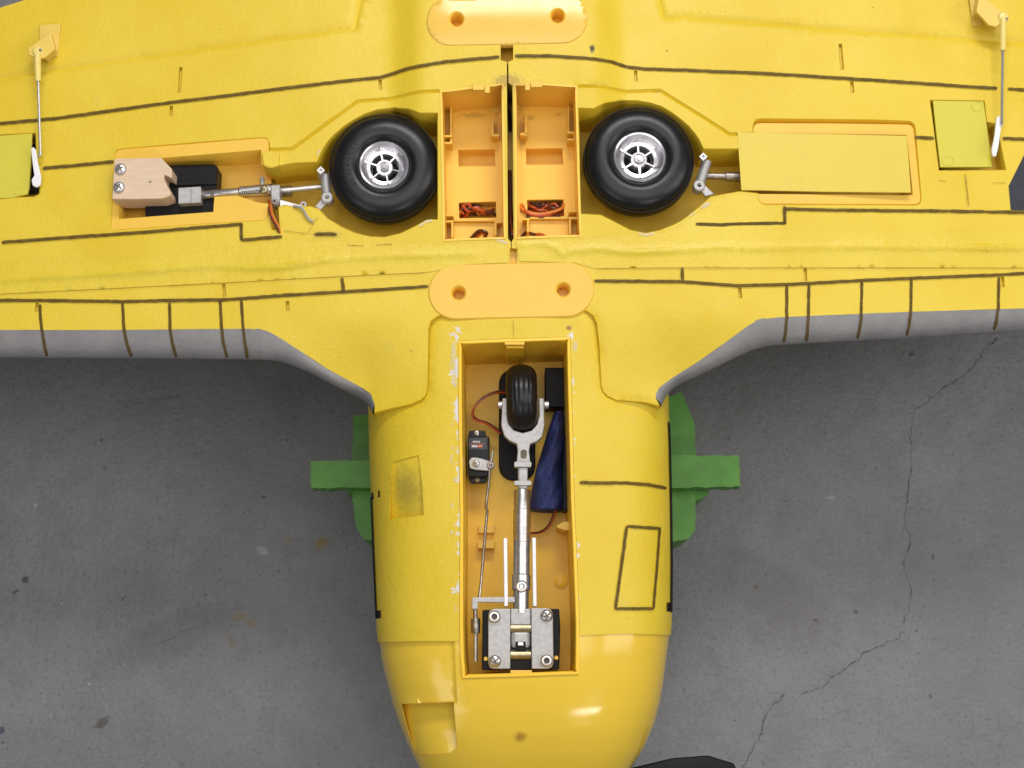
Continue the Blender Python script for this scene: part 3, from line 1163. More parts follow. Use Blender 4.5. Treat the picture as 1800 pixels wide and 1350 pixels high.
pl = []
for dx in (-0.0013, -0.0006, 0.0006, 0.0013):
    pts = [(padx + (yp1 - y) * 0.05 + dx, y) for y in np.linspace(yp1, yp0, 12)]
    pl.append([(a_of(x, y), y) for x, y in pts])
pl.append([(a, yp0 - 0.0004) for a in np.linspace(-0.55 * KS, a_of(padx + (yp1 - yp0) * .05, yp0), 14)])
v3, tri = sheet_geo(outC, [bayNp, ductp], lambda v: fus3d(v, 0.0010, cowl_bump), 0.0045, pl, 0.004)
cowl = obj('cowl', v3, tri, 'cowl', plane, smooth=True, angle=40, label='smooth glossy yellow engine cowl')
d = [tuple(p) for p in fus3d(np.array(ductp), 0.0010)]
ya, yb = P(700, 1234)[1], P(700, 1326)[1]
dz2 = lambda y: 0.0125 * float(np.clip((y - yb) / (ya - yb), 0, 1)) ** 0.9 + 0.0001
m2 = MB().add(*wall_geo([np.array(p) for p in d], lambda x, y: float(cowl_f(x, y)) - dz2(y) - 0.0004, True, 0.0003))
sv, st = sheet_geo([p[:2] for p in d], [], lambda v: np.column_stack([v, cowl_f(v[:, 0], v[:, 1]) - np.array([dz2(y) for y in v[:, 1]]) - 0.0004]), 0.004)
m2.add(sv, st)
m2.build('cowl_duct', 'cowl', cowl, smooth=True, angle=40)
endr = fus3d(np.array([(k * KS, ybot + 0.0003) for k in np.linspace(-1.8, 1.8, 41)]), 0.0010)
obj('cowl_intake', [tuple(p) for p in endr], [tuple(range(len(endr)))], 'black', cowl)  # black cap painted for the dark inside the open intake

# ---- nose gear bay ----------------------------------------------------------
ZB = -0.074
rim = [np.array(p) for p in fus3d(np.array(bayNp))]
for p in rim:
    p[2] -= 0.0006
cx = np.mean([p[0] for p in rim])
inner = []
m2 = MB()
top = [np.array([p[0], p[1], p[2]]) for p in rim]
xy = np.array([p[:2] for p in rim])
ar = area2([tuple(q) for q in xy])
t = np.roll(xy, -1, 0) - np.roll(xy, 1, 0)
t /= np.linalg.norm(t, axis=1)[:, None]
nin = np.stack([-t[:, 1], t[:, 0]], 1) * (1 if ar > 0 else -1)
n = len(rim)
TH = 0.0026
rings = []
for kk, (off, dzz) in enumerate(((0.0002, -0.002), (0.0002, 0.0008), (0.0007, 0.0011), (TH - 0.0005, 0.0011), (TH, 0.0006), (TH + 0.0012, None))):
    for i in range(n):
        z = ZB if dzz is None else rim[i][2] + dzz
        m2.v.append((rim[i][0] + nin[i][0] * off, rim[i][1] + nin[i][1] * off, z))
for r in range(5):
    for i in range(n):
        j = (i + 1) % n
        q = (r * n + i, r * n + j, (r + 1) * n + j, (r + 1) * n + i)
        m2.f.append(q if ar > 0 else q[::-1])
        m2.m.append(0)
fl_ring = [m2.v[5 * n + i] for i in range(n)]
m2.add(*fill_geo(fl_ring))
liner = m2.build('nose_gear_bay', 'liner', plane, smooth=True, angle=35)
slab('moulded_tab', rect(887, 597, 922, 606), 0.0, 0.006, 'plate', liner)
slab('moulded_tab', [(889, 605), (921, 605), (920, 612), (890, 612)], -0.006, 0.06, 'liner', liner)
slab('moulded_tab', rect(897, 1178, 935, 1188), -0.004, 0.02, 'plate', liner)
slab('rod_guide', rect(841, 924, 869, 937), ZB + 0.006, 0.0065, 'plate', liner)
slab('rod_guide', rect(840, 950, 869, 964), ZB + 0.010, 0.0105, 'plate', liner)
slab('moulded_boss', [(978, 924), (990, 917), (1002, 917), (1002, 932), (992, 932), (980, 928)], -0.040, 0.033, 'plate', liner)
lathe('moulded_boss', PV(986, 1022, ZB), (0, 0, 1), [(0.005, 0), (0.005, 0.0012), (0.0035, 0.0018), (0, 0.002)], 'liner', liner, 20)
# black pocket behind the wheel
v, f = prism(pxpoly(rrect(877, 650, 941, 846, 26, 6), ZB), ZB + 0.0004, ZB + 0.004, 0.0008)
obj('wheel_pocket', v, f, 'black', liner)
slab('receiver_box', rect(958, 646, 1001, 716), ZB + 0.022, 0.022, 'black', plane, 0.0008, label='black box in the corner of the nose gear bay')

# ---- nose wheel and leg -----------------------------------------------------
wc = PV(917, 703, -0.036)
r0 = 0.0262
prof = []
hw = 0.0112
for i in range(25):
    a = math.pi * i / 24
    h = -hw * math.cos(a)
    rr = r0 - 0.0125 * (1 - max(0, math.sin(a)) ** 0.62)
    if 4 < i < 20 and i % 2 == 0:
        rr -= 0.00045
    prof.append((rr, h))
axw = (1, 0.02, 0)
nosew = lathe('nose_wheel', wc, axw, [(0.002, -hw * .8), (0.0125, -hw * .8), (0.0135, -hw), (0.0135, hw), (0.0125, hw * .8), (0.002, hw * .8)], 'alu', plane, 32)
lathe('tyre', wc, axw, [(0.0125, -hw)] + prof + [(0.0125, hw)], 'rubber', nosew, 56)
fork_pts = [(883, 700), (892, 700), (891, 730), (894, 745), (903, 756), (918, 761), (934, 757), (944, 746), (948, 730), (947, 700), (956, 700), (957, 748), (953, 767), (944, 776), (932, 780), (930, 792), (932, 812), (908, 812), (910, 792),
            (908, 780), (895, 774), (886, 765), (881, 748)]
leg = slab('nose_gear_fork', fork_pts, -0.026, 0.009, 'alu', plane, 0.0006)
slab('fork_slot', rrect(915, 790, 926, 806, 5), -0.0257, 0.004, 'slot', leg, 0.0)
for px in (879, 960):
    q = PV(px, 712, -0.032)
    lathe('axle_bolt', q, (1, 0, 0), [(0, -0.0018), (0.0024, -0.0018), (0.003, -0.001), (0.003, 0.0018), (0, 0.0018)], 'steel', leg, 16)
strut_top, strut_bot = PV(918, 864, -0.027), PV(916, 1042, -0.024)
for (y, w, h) in ((816, 30, 9), (849, 30, 8)):
    slab('hinge_pin', rrect(919 - w / 2, y - h / 2, 919 + w / 2, y + h / 2, 2.5), -0.020, 0.008, 'alu', leg, 0.0012)
slab('hinge_link', [(910, 820), (928, 820), (927, 860), (911, 860)], -0.0225, 0.008, 'alu', leg, 0.0012)
dirs = (strut_bot - strut_top)
Ls = dirs.length
prof = [(0, -0.001), (0.0046, -0.001), (0.0050, 0), (0.0050, Ls * .18), (0.00535, Ls * .185), (0.00535, Ls * .36), (0.0052, Ls * .362), (0.0053, Ls * .43), (0.0051, Ls * .432), (0.0052, Ls * .50), (0.0049, Ls * .505), (0.0049, Ls * .82), (0.0055, Ls * .83),
        (0.0055, Ls * .97), (0.0046, Ls * .98), (0.0046, Ls * 1.2)]
strut = lathe('nose_strut', strut_top, dirs, [(a * 1.17, b) for a, b in prof], 'tube', plane, 28)
screw(PV(917, 1031, -0.0188), 0.0042, strut, 'tube', socket=True)
for (x0, x1, y0) in ((884.5, 891.5, 946), (935, 942, 945)):
    slab('side_rail', [(x0, y0), (x1, y0), (x1 + 1.5, 1066), (x0 + 1.5, 1066)], -0.018, 0.014, 'rail', strut, 0.0005)
# steering arm
slab('steering_arm', [(829, 1050), (905, 1049), (905, 1059), (840, 1059), (840, 1071), (829, 1071)], -0.0185, 0.0035, 'alu', strut, 0.0006)
tube('steering_arm_rod', [PV(835, 1070, -0.024), PV(836, 1088, -0.024)], 0.0015, 'darksteel', strut)
lathe('collet', PV(836, 1087, -0.025), PV(836, 1114, -0.025) - PV(836, 1087, -0.025), [(0, 0), (0.0028, 0), (0.0032, 0.0006), (0.0032, 0.0098), (0.0028, 0.0104), (0, 0.0104)], 'darksteel', strut, 18)
tube('steering_arm_rod', [PV(836, 1112, -0.026), PV(836, 1162, -0.028)], 0.0014, 'steel', strut)

# ---- retract unit -----------------------------------------------------------
unit = slab('retract_unit', [(848, 1072), (983, 1070), (985, 1100), (983, 1177), (847, 1178)], -0.022, 0.030, 'black', plane, 0.0008)
slab('side_plate', [(897, 1070), (897, 1176), (868, 1176), (861, 1174), (858, 1166), (858, 1080), (861, 1073), (868, 1070)], -0.0165, 0.020, 'alu', unit, 0.0006)
slab('side_plate', [(933.5, 1069), (962, 1069), (969, 1072), (972, 1079), (973, 1165), (970, 1173), (963, 1176), (934.5, 1176)], -0.0165, 0.020, 'alu', unit, 0.0006)
slab('trunnion_block', [(897.5, 1070), (933, 1070), (933, 1098), (897.5, 1098)], -0.0185, 0.016, 'alu', unit, 0.0006)
q0, q1 = PV(897.6, 1104, -0.0215), PV(933, 1104, -0.0215)
tube('trunnion_pin', [q0, q1], 0.0034, 'brass', unit, 20)
slab('trunnion_block', [(897.5, 1107), (933, 1107), (933, 1140), (897.5, 1140)], -0.0195, 0.012, 'alu', unit, 0.0030)
slab('key_hole', rect(906, 1128, 924, 1144), -0.0193, 0.004, 'black', unit, 0.0)  # raised black slab paints the dark inside the hole
slab('key_pin', rect(910, 1129, 920, 1135), -0.0190, 0.004, 'steel', unit, 0.0004)
tube('trunnion_pin', [PV(897.6, 1151, -0.0225), PV(933, 1151, -0.0225)], 0.0036, 'brass', unit, 20)
for i, (x, y) in enumerate(((869, 1084), (961, 1082), (870, 1162), (961, 1161))):
    screw(PV(x, y, -0.0150), 0.0042, unit, 'tube', socket=(i in (0, 3)), rot=0.5)
for (x, y) in ((854, 1158), (978, 1156)):
    lathe('mounting_hole', PV(x, y, -0.0219), (0, 0, 1), [(0.0014, 0), (0.0014, 0.0002), (0, 0.0002)], 'liner', unit, 12)

# ---- steering servo and pushrod --------------------------------------------
sv_ = slab('steering_servo', [(822, 768), (860, 767), (860, 830), (858, 838), (823, 838)], -0.046, 0.028, 'servo', plane, 0.0008)
slab('servo_lug', [(825, 757), (853, 757), (855, 768), (822, 769)], -0.050, 0.003, 'servo', sv_, 0.0005)
slab('servo_lug', [(825, 837), (857, 836), (855, 849), (827, 850)], -0.052, 0.003, 'servo', sv_, 0.0005)
slab('servo_label', [(824, 770), (856, 769.5), (856, 790), (824, 790)], -0.0458, 0.0002, 'label_grey', sv_, 0)
for x0, x1, y0, y1, mt in ((831, 833.5, 775, 778), (834.2, 836.5, 774.8, 778), (837.3, 839, 775, 778), (839.8, 841.8, 774.8, 778), (842.4, 844, 775, 778)) and [(831, 833.5, 775, 778, 'label_white'),
        (834.2, 836.5, 774.8, 778, 'label_white'), (837.6, 840, 775, 778, 'label_white'), (841, 843.8, 774.8, 778, 'label_white'), (825, 852, 780, 780.6, 'label_red'), (829, 839, 782.6, 786.2, 'label_white'), (839.6, 848, 782.2, 786.2, 'label_red')]:
    slab('label_print', rect(x0, y0, x1, y1), -0.0456, 0.0001, mt, sv_, 0)
screw(PV(838, 761.5, -0.0495), 0.0021, sv_, 'steel')
screw(PV(839, 843, -0.0515), 0.0021, sv_, 'brass')
slab('servo_arm', [(824, 811), (828, 804.5), (836, 804), (846, 806), (858, 810), (866, 811), (870, 816), (869, 823), (862, 828), (850, 827), (836, 826), (826, 823)], -0.041, 0.0018, 'alu', sv_, 0.0005)
screw(PV(837, 814.5, -0.0402), 0.0025, sv_, 'steel')
screw(PV(862.5, 818, -0.0398), 0.0026, sv_, 'darksteel', socket=True)
rod = [PV(866, 793, -0.040), PV(864, 808, -0.040), PV(861, 826, -0.041), PV(859, 850, -0.042), PV(855.5, 878, -0.043), PV(854, 891, -0.043), PV(856.5, 898, -0.043), PV(855, 912, -0.043), PV(851, 960, -0.040), PV(846, 1020, -0.034), PV(842, 1056, -0.029)]
tube('pushrod', rod, 0.00105, 'darksteel', plane, 8)

# ---- wires in the bay, cloth bundle ----------------------------------------
loop = [(892, 690, -0.055), (872, 691, -0.052), (850, 700, -0.050), (834, 716, -0.050), (830, 731, -0.052), (838, 740, -0.054), (856, 746, -0.056), (880, 762, -0.060)]
for k, (mt, o) in enumerate((('red_wire', 0), ('brown_wire', 2.4))):
    tube('wire', catmull([PV(x + o * .6, y - o, z) for x, y, z in loop], 6), 0.0008, mt, liner, 6)
cab = [(975, 893, -0.055), (972, 908, -0.058), (964, 924, -0.060), (952, 934, -0.062), (938, 937, -0.064), (915, 938, -0.065)]
for k, (mt, o) in enumerate((('brown_wire', 0), ('red_wire', 1.8))):
    tube('wire', catmull([PV(x + o, y + o * .3, z) for x, y, z in cab], 6), 0.0008, mt, liner, 6)

# cloth: a folded wedge of blue woven fabric leaning against the liner wall
rows = []
pl_ = [(975, 722), (964, 755), (953, 790), (944, 820), (937, 850), (932, 878), (930, 893)]
pr_ = [(997, 722), (998, 755), (999, 790), (1000, 820), (1001, 850), (1001, 878), (1001, 897)]
PL, PR = catmull(pl_, 6), catmull(pr_, 6)
vv, ff = [], []
M2 = 12
for i, (a, b) in enumerate(zip(PL, PR)):
    for j in range(M2 + 1):
        t = j / M2
        z = -0.052 + 0.010 * math.sin(math.pi * min(1, t * 1.15)) ** 0.7 - 0.012 * (t ** 3)
        x = a[0] + (b[0] - a[0]) * t
        y = a[1] + (b[1] - a[1]) * t
        p = P(x, y, z)
        p[2] += 0.0045 * noise.noise((p[0] * 110, p[1] * 45, 4)) + 0.0012 * math.sin(x * 0.30 + y * 0.16)
        vv.append(p)
K = M2 + 1
for i in range(len(PL) - 1):
    for j in range(M2):
        ff.append((i * K + j, (i + 1) * K + j, (i + 1) * K + j + 1, i * K + j + 1))
# skirts down to the bay floor
nb = len(vv)
edge = [i * K for i in range(len(PL))] + [(len(PL) - 1) * K + j for j in range(1, K)] + [i * K + M2 for i in range(len(PL) - 2, -1, -1)] + [j for j in range(M2 - 1, 0, -1)]
for e in edge:
    p = vv[e]
    vv.append(np.array([p[0], p[1], ZB + 0.0006]))
for k in range(len(edge)):
    k2 = (k + 1) % len(edge)
    ff.append((edge[k], nb + k, nb + k2, edge[k2]))
bundle = obj('cloth_bundle', vv, ff, 'blue', None, smooth=True)
bundle['label'] = 'folded blue woven cloth bundle tucked beside the strut in the nose gear bay'
bundle['category'] = 'cloth'
slab('foam_pad', [(991, 770), (1003, 760), (1006, 900), (988, 897), (988, 830)], -0.0485, 0.020, 'black', plane, 0.0012, label='black foam pad against the bay wall')


# ---- oval centre plates -----------------------------------------------------
def centre_plate(outline, holes, mat, zoff, dome, label):
    f = lambda x, y: wing_f(x, y) + zoff
    o2 = [tuple(p[:2]) for p in onpoly(outline, f)]
    h3 = [onpoly(circ(x, y, 14), f) for x, y in holes]
    c = np.mean(o2, 0)
    zc = float(f(c[0], c[1]))

    def to3d(v):
        dd = poly_dist(o2, v, True)
        z = zc + 0.25 * (f(v[:, 0], v[:, 1]) - zc) + dome * (np.minimum(dd, 0.016) / 0.016) ** 0.6 - 0.0007 * np.maximum(0, 1 - dd / 0.0008)
        return np.column_stack([v, z])
    lines = [list(map(tuple, offset_line(o2 + [o2[0]], s * 0.0008))) for s in (1, -1)]
    v3, tri = sheet_geo(o2, [[tuple(p[:2]) for p in h] for h in h3], to3d, 0.004, lines, 0.003)
    mb = MB().add(v3, tri)
    rim = to3d(np.array(densify(o2, 0.003)))
    mb.add(*wall_geo([np.array([p[0], p[1], p[2]]) for p in rim], zc - 0.006, True, -0.0001))
    for h in h3:
        hp = to3d(np.array([p[:2] for p in h]))
        m = hp.mean(0)
        # chamfer, then the bore
        ring = [hp] + [np.column_stack([m[:2] + (hp[:, :2] - m[:2]) * s, hp[:, 2] - dz_]) for s, dz_ in ((0.80, 0.0012), (0.78, 0.0016), (0.72, 0.016))]
        k = len(hp)
        vv = np.vstack(ring)
        ffs = []
        for r in range(3):
            for i in range(k):
                j = (i + 1) % k
                q = (r * k + i, r * k + j, (r + 1) * k + j, (r + 1) * k + i)
                ffs.append(q)
        ffs.append(tuple(3 * k + i for i in range(k)))
        mb.add(vv, ffs, 1)
    return mb.build('centre_plate', mat, plane, mats=['tray'], smooth=True, angle=40, label=label)


centre_plate(stadium(753, 1045, 462, 559, -0.022), [(806, 515), (990, 509)], 'plate', 0.0009, 0.0, None)
centre_plate(stadium(750, 1033, -8, 78, -0.022), [(803, 35), (980, 29)], 'gloss_plate', 0.0012, 0.0016, 'glossy oval plate with two screw holes')

# ---- servo bays -------------------------------------------------------------
def servo_bay(outline, holes, clips, cables, label):
    zf = -0.034
    zd = -0.047
    rim2 = densify([on(x, y, wing_f)[:2] for x, y in outline], 0.006)
    rim = [np.array([x, y, float(wing_f(x, y)) + 0.0006]) for x, y in rim2]
    mb = MB()
    # lip + inner wall
    xy = np.array(rim2)
    a_ = area2(rim2)
    t = np.roll(xy, -1, 0) - np.roll(xy, 1, 0)
    t /= np.linalg.norm(t, axis=1)[:, None]
    nn = np.stack([-t[:, 1], t[:, 0]], 1) * (1 if a_ > 0 else -1)
    n = len(rim)
    th = 0.0014
    for off, z in ((-0.0001, None), (th, None), (th + 0.0006, zf)):
        for i in range(n):
            mb.v.append((rim[i][0] + nn[i][0] * off, rim[i][1] + nn[i][1] * off, rim[i][2] if z is None else z))
    for r in range(2):
        for i in range(n):
            j = (i + 1) % n
            q = (r * n + i, r * n + j, (r + 1) * n + j, (r + 1) * n + i)
            mb.f.append(q if a_ > 0 else q[::-1])
            mb.m.append(0)
    fo = [mb.v[2 * n + i][:2] for i in range(n)]
    hs = [pxpoly(h, zf) for h in holes]
    v3, tri = sheet_geo(fo, hs, lambda v: np.column_stack([v, np.full(len(v), zf) + np.array([noise.noise((x * 60, y * 60, 1)) for x, y in v]) * 0.0003]), 0.008)
    mb.add(v3, tri)
    for h in hs:
        mb.add(*wall_geo([np.array([x, y, zf]) for x, y in densify(h, 0.01)], zd, True, 0.0003))
        mb.add(*fill_geo([(x, y, zd) for x, y in h]))
    b = mb.build('servo_bay', 'tray', plane, smooth=True, angle=30, label=label)
    for (pts, z, th_) in clips:
        slab('clip', pts, z, th_, 'plate', b, 0.0003)
    for (pts, mt, r) in cables:
        tube('cable', catmull([PV(x, y, z) for x, y, z in pts], 6), r, mt, b, 7)
    return b


zf = -0.034
clL = [(rect(791, 188, 795, 250), -0.022, 0.0118), (rect(779, 237, 795, 241), -0.020, 0.0138), (rect(779, 249, 795, 253), -0.020, 0.0138), (rect(779, 241, 782, 249), -0.020, 0.0138), (rect(863, 209, 868, 237), -0.022, 0.0118), (rect(864, 235, 878, 240), -0.022, 0.0118),
       (rect(783, 376, 797, 380), -0.022, 0.0118), (rect(783, 387, 797, 391), -0.022, 0.0118), (rect(793, 391, 797, 418), -0.022, 0.0118), (rect(869, 388, 883, 392), -0.022, 0.0118), (rect(869, 392, 873, 414), -0.022, 0.0118), (rect(797, 385, 869, 389), zf + 0.004, 0.0038),
       (rect(831, 148, 851, 158), 0.012, 0.004), (rect(852, 150, 861, 163), 0.0115, 0.002)]
clR = [(rect(997, 186, 1001, 232), -0.022, 0.0118), (rect(997, 231, 1011, 235), -0.020, 0.0138), (rect(997, 243, 1011, 247), -0.020, 0.0138), (rect(1008, 235, 1011, 243), -0.020, 0.0138), (rect(922, 204, 927, 236), -0.022, 0.0118), (rect(914, 233, 927, 238), -0.022, 0.0118),
       (rect(1000, 369, 1014, 373), -0.022, 0.0118), (rect(1000, 381, 1014, 385), -0.022, 0.0118), (rect(1000, 385, 1004, 412), -0.022, 0.0118), (rect(918, 383, 932, 387), -0.022, 0.0118), (rect(926, 387, 930, 408), -0.022, 0.0118), (rect(932, 381, 1000, 385), zf + 0.004, 0.0038),
       (rect(933, 143, 953, 153), 0.012, 0.004), (rect(923, 146, 932, 158), 0.0115, 0.002)]


def wires(x0, x1, y0, y1, seed):
    rr = random.Random(seed)
    out = []
    for k in range(7):
        mt = ('red_wire', 'brown_wire', 'red_wire', 'brown_wire', 'orange_wire')[k % 5]
        n = 5
        ys = [rr.uniform(y0, y1) for _ in range(n)]
        pts = []
        for i in range(n):
            pts.append((x0 + (x1 - x0) * i / (n - 1) + rr.uniform(-4, 4), ys[i], -0.043 + rr.uniform(0, 0.010)))
        out.append((pts, mt, 0.0010))
    return out


cabL = wires(810, 868, 360, 380, 3) + [([(808, 383, -0.044), (815, 362, -0.036), (826, 360, -0.034), (822, 376, -0.036), (812, 386, -0.044)], 'red_wire', 0.0013), ([(818, 384, -0.044), (826, 368, -0.035), (842, 366, -0.034), (858, 376, -0.040)], 'red_wire', 0.0012),
                                       ([(828, 419, -0.033), (842, 406, -0.028), (855, 409, -0.027), (852, 418, -0.032)], 'brown_wire', 0.0013), ([(834, 420, -0.033), (846, 410, -0.029), (853, 413, -0.029)], 'red_wire', 0.0011)]
cabR = wires(930, 986, 356, 374, 5) + [([(930, 358, -0.040), (917, 360, -0.034), (917, 367, -0.032), (932, 374, -0.031), (955, 376, -0.031), (985, 368, -0.032), (992, 356, -0.036)], 'orange_wire', 0.0012), ([(930, 361, -0.040), (919, 365, -0.033), (934, 377, -0.030), (960, 379, -0.031), (990, 376, -0.038)], 'red_wire', 0.0012),
                                       ([(957, 353, -0.040), (966, 362, -0.033), (978, 367, -0.032), (989, 360, -0.038)], 'brown_wire', 0.0012), ([(925, 380, -0.032), (955, 383, -0.031), (985, 379, -0.034)], 'brown_wire', 0.0012),
                                       ([(918, 416, -0.033), (925, 409, -0.029), (934, 411, -0.030), (950, 415, -0.033)], 'brown_wire', 0.0013), ([(940, 413, -0.032), (950, 412, -0.029), (960, 417, -0.033)], 'red_wire', 0.0012)]
servo_bay(bayL, [[(805, 263), (870, 262), (871, 292), (806, 293)], [(806, 356), (872, 354), (873, 383), (807, 384)]], clL, cabL, 'amber plastic servo bay nearer the wooden block')
servo_bay(bayR, [[(924, 261), (989, 260), (990, 289), (925, 290)], [(926, 351), (991, 350), (992, 380), (927, 381)]], clR, cabR, 'amber plastic servo bay nearer the covered gear tray')
for mt, o in (('brown_wire', 0), ('red_wire', 3), ('brown_wire', 6)):
    tube('cable', catmull([PV(894 + o * .5, 300, -0.0305), PV(896 + o * .4, 360, -0.029), PV(895 + o, 392, -0.022), PV(900 + o * .6, 412, -0.014), PV(903, 428, -0.020), PV(904, 450, -0.029)], 6), 0.0011, mt, chan, 7)
tube('cable', catmull([PV(896, 160, -0.03), PV(893, 178, -0.016), PV(891, 190, -0.012), PV(896, 200, -0.022), PV(897, 230, -0.031)], 6), 0.0013, 'brown_wire', chan, 7)

# ---- gear trays -------------------------------------------------------------
def rounded(poly, idx, n=5):
    out = []
    m = len(poly)
    for i, p in enumerate(poly):
        if i not in idx:
            out.append(p)
            continue
        a, b = np.array(poly[i - 1], float), np.array(poly[(i + 1) % m], float)
        c = np.array(p, float)
        r = 11.0
        s0 = c + (a - c) / np.linalg.norm(a - c) * min(r, np.linalg.norm(a - c) * .5)
        s1 = c + (b - c) / np.linalg.norm(b - c) * min(r, np.linalg.norm(b - c) * .5)
        for k in range(n + 1):
            t = k / n
            out.append(tuple((1 - t) ** 2 * s0 + 2 * t * (1 - t) * c + t * t * s1))
    return out


def tray_frame(pts, label):
    o2 = [tuple(on(x, y, wing_f)[:2]) for x, y in pts]
    v3, tri = sheet_geo(o2, [], lambda v: np.column_stack([v, wing_f(v[:, 0], v[:, 1]) - 0.0002]), 0.008, [], 0.006)
    mb = MB().add(v3, tri)
    mb.add(*wall_geo([np.array([x, y, float(wing_f(x, y)) - 0.0002]) for x, y in densify(o2, 0.006)], lambda x, y: float(wing_f(x, y)) - 0.036, True, -0.0002), 1)
    return mb.build('gear_tray', 'plate', plane, mats=['tray'], smooth=True, angle=40, label=label)


trayL = tray_frame(rounded([(471, 242.2), (472, 262), (472, 291), (459, 289), (459, 263), (287, 277), (207, 284), (208, 385), (375, 372.5), (377, 346), (417, 344), (453, 356), (471, 358), (468.5, 386), (330, 394.5), (196, 404), (203, 263.5)], (0, 14, 16, 17)), 'open plastic gear tray around the wooden block')
trayR = tray_frame(rounded([(1325, 257), (1325, 216.5), (1460, 217), (1605, 219), (1618.5, 358.5), (1336, 357.5), (1333, 341), (1605, 343), (1594, 237), (1345, 233), (1333, 240), (1333, 257)], (1, 3, 4, 5)), 'plastic gear tray closed by a flat cover')
slab('tray_floor', [(205, 270), (476, 262), (478, 400), (200, 404)], -0.0345, 0.003, 'tray', trayL, 0)
slab('foam_step', [(459, 268), (472, 264), (491, 268), (490, 292), (476, 296), (462, 291)], 0.0005, 0.020, 'foam', trayL, 0.0012)
slab('gear_cover', [(1296, 232), (1445, 235), (1594, 238.5), (1598, 290), (1601.5, 338.5), (1450, 337), (1303, 334)], float(wing_f(0.2, 0.13)) + 0.0012, 0.0016, 'cover', plane, 0.0003, label='flat greenish yellow cover over the gear tray')
# ---- wooden block -----------------------------------------------------------
zw = 0.0045
blk = slab('wooden_block', [(201, 279), (240, 278), (283, 277), (302, 297), (302, 313), (289, 307), (288, 314), (294, 327), (300, 337), (300, 344), (285, 349), (240, 350), (197, 350)], zw, 0.024, 'wood', plane, 0.0005, label='pale beech block fixed with two screws')
screw(PV(212, 297, zw + 0.0008), 0.0042, blk, 'steel', rot=0.5)
screw(PV(209, 329, zw + 0.0008), 0.0042, blk, 'steel', rot=1.0)

# ---- main gear legs ---------------------------------------------------------
mount = slab('gear_mount', [(255, 296), (300, 290), (376, 288), (382, 292), (380, 330), (377, 371), (380, 392), (255, 395)], -0.014, 0.020, 'black', plane, 0.001, label='black retract mount inside the open gear tray')
slab('mount_rib', [(300, 318), (381, 316), (381, 324), (300, 327)], -0.0125, 0.004, 'black', mount, 0.0006)
slab('pivot_block', [(313, 330), (353, 327.5), (353, 356), (313, 358)], -0.006, 0.012, 'alu', mount, 0.0006)
slab('pivot_step', [(336, 332), (353, 331), (353, 356), (336, 357)], -0.0052, 0.004, 'alu', mount, 0.0004)
for (x, y) in ((336, 316), (334, 363)):
    lathe('rivet', PV(x, y, -0.0138), (0, 0, 1), [(0.0016, 0), (0.0013, 0.0005), (0, 0.0006)], 'black', mount, 12)
a0, a1 = PV(352, 343, -0.012), PV(478, 334, -0.012)
legL = lathe('main_gear_leg', a0, a1 - a0, [(0, 0), (0.0030, 0), (0.0033, 0.0005), (0.0033, 0.028), (0.0042, 0.029), (0.0046, 0.045), (0.0046, (a1 - a0).length)], 'tube', plane, 24, label='aluminium gear leg in the open tray')
lathe('pin_hole', PV(373, 341, -0.0088), (0, 0, 1), [(0.0013, 0), (0.0013, 0.0003), (0, 0.0003)], 'slot', legL, 14)
slab('spring_window', [(421, 338.5), (424, 336), (458, 333), (459, 339), (424, 341.5), (421.5, 340.5)], -0.0074, 0.0012, 'slot', legL, 0)
for i in range(9):
    x = 424 + i * 3.6
    tube('spring_coil', [PV(x, 337 - i * .2, -0.0069), PV(x + 1.2, 340.5 - i * .2, -0.0069)], 0.00032, 'steel', legL, 6)
screw(PV(464, 333.5, -0.0070), 0.0031, legL, 'brass', rot=0.8)
tube('stop_pin', [PV(460.5, 313, -0.014), PV(461.5, 328, -0.012)], 0.0017, 'alu', legL, 12)
slab('clamp', [(475, 325), (492, 324), (492, 352), (489, 361), (481, 362), (476, 357)], -0.006, 0.012, 'alu', legL, 0.0010)
screw(PV(483, 355, -0.0052), 0.0022, legL, 'darksteel', socket=True)
tube('oleo_rod', [PV(490, 336, -0.018), PV(570, 328, -0.018)], 0.0022, 'steel', legL, 14)
tube('oleo_rod', [PV(492, 337, -0.020), PV(513, 336, -0.020)], 0.0042, 'darksteel', legL, 14)
slab('torque_link', [(492, 351), (496, 352), (530, 361), (529, 364), (492, 364)], -0.0045, 0.003, 'white', legL, 0.0003)
lathe('link_eye', PV(534, 361, -0.0070), (0, 0, 1), [(0.0010, 0.001), (0.0010, 0.0025), (0.0023, 0.0025), (0.0023, -0.002)], 'alu', legL, 18)


def axle_bracket(leg, c1, c2, link, z):
    tube('bracket_post', [PV(*c1, z + 0.006), PV(c1[0] + 2, c1[1] + 14, z - 0.006)], 0.0026, 'alu', leg, 6)
    lathe('bracket_nut', PV(*c1, z + 0.006), (0, 0, 1), [(0.0030, -0.003), (0.0030, 0.001), (0.0014, 0.001), (0.0012, -0.001), (0, -0.001)], 'steel', leg, 4)
    tube('axle_arm', [PV(c1[0] + 7, c1[1] + 6, z), PV(*c2, z - 0.004)], 0.0036, 'alu', leg, 10)
    lathe('arm_eye', PV(*c2, z), (0, 0, 1), [(0.0042, -0.010), (0.0042, 0.0005), (0.0035, 0.001), (0.0016, 0.001), (0.0014, -0.002), (0, -0.002)], 'alu', leg, 20)
    slab('torque_arm', link, z - 0.002, 0.003, 'alu', leg, 0.0005)


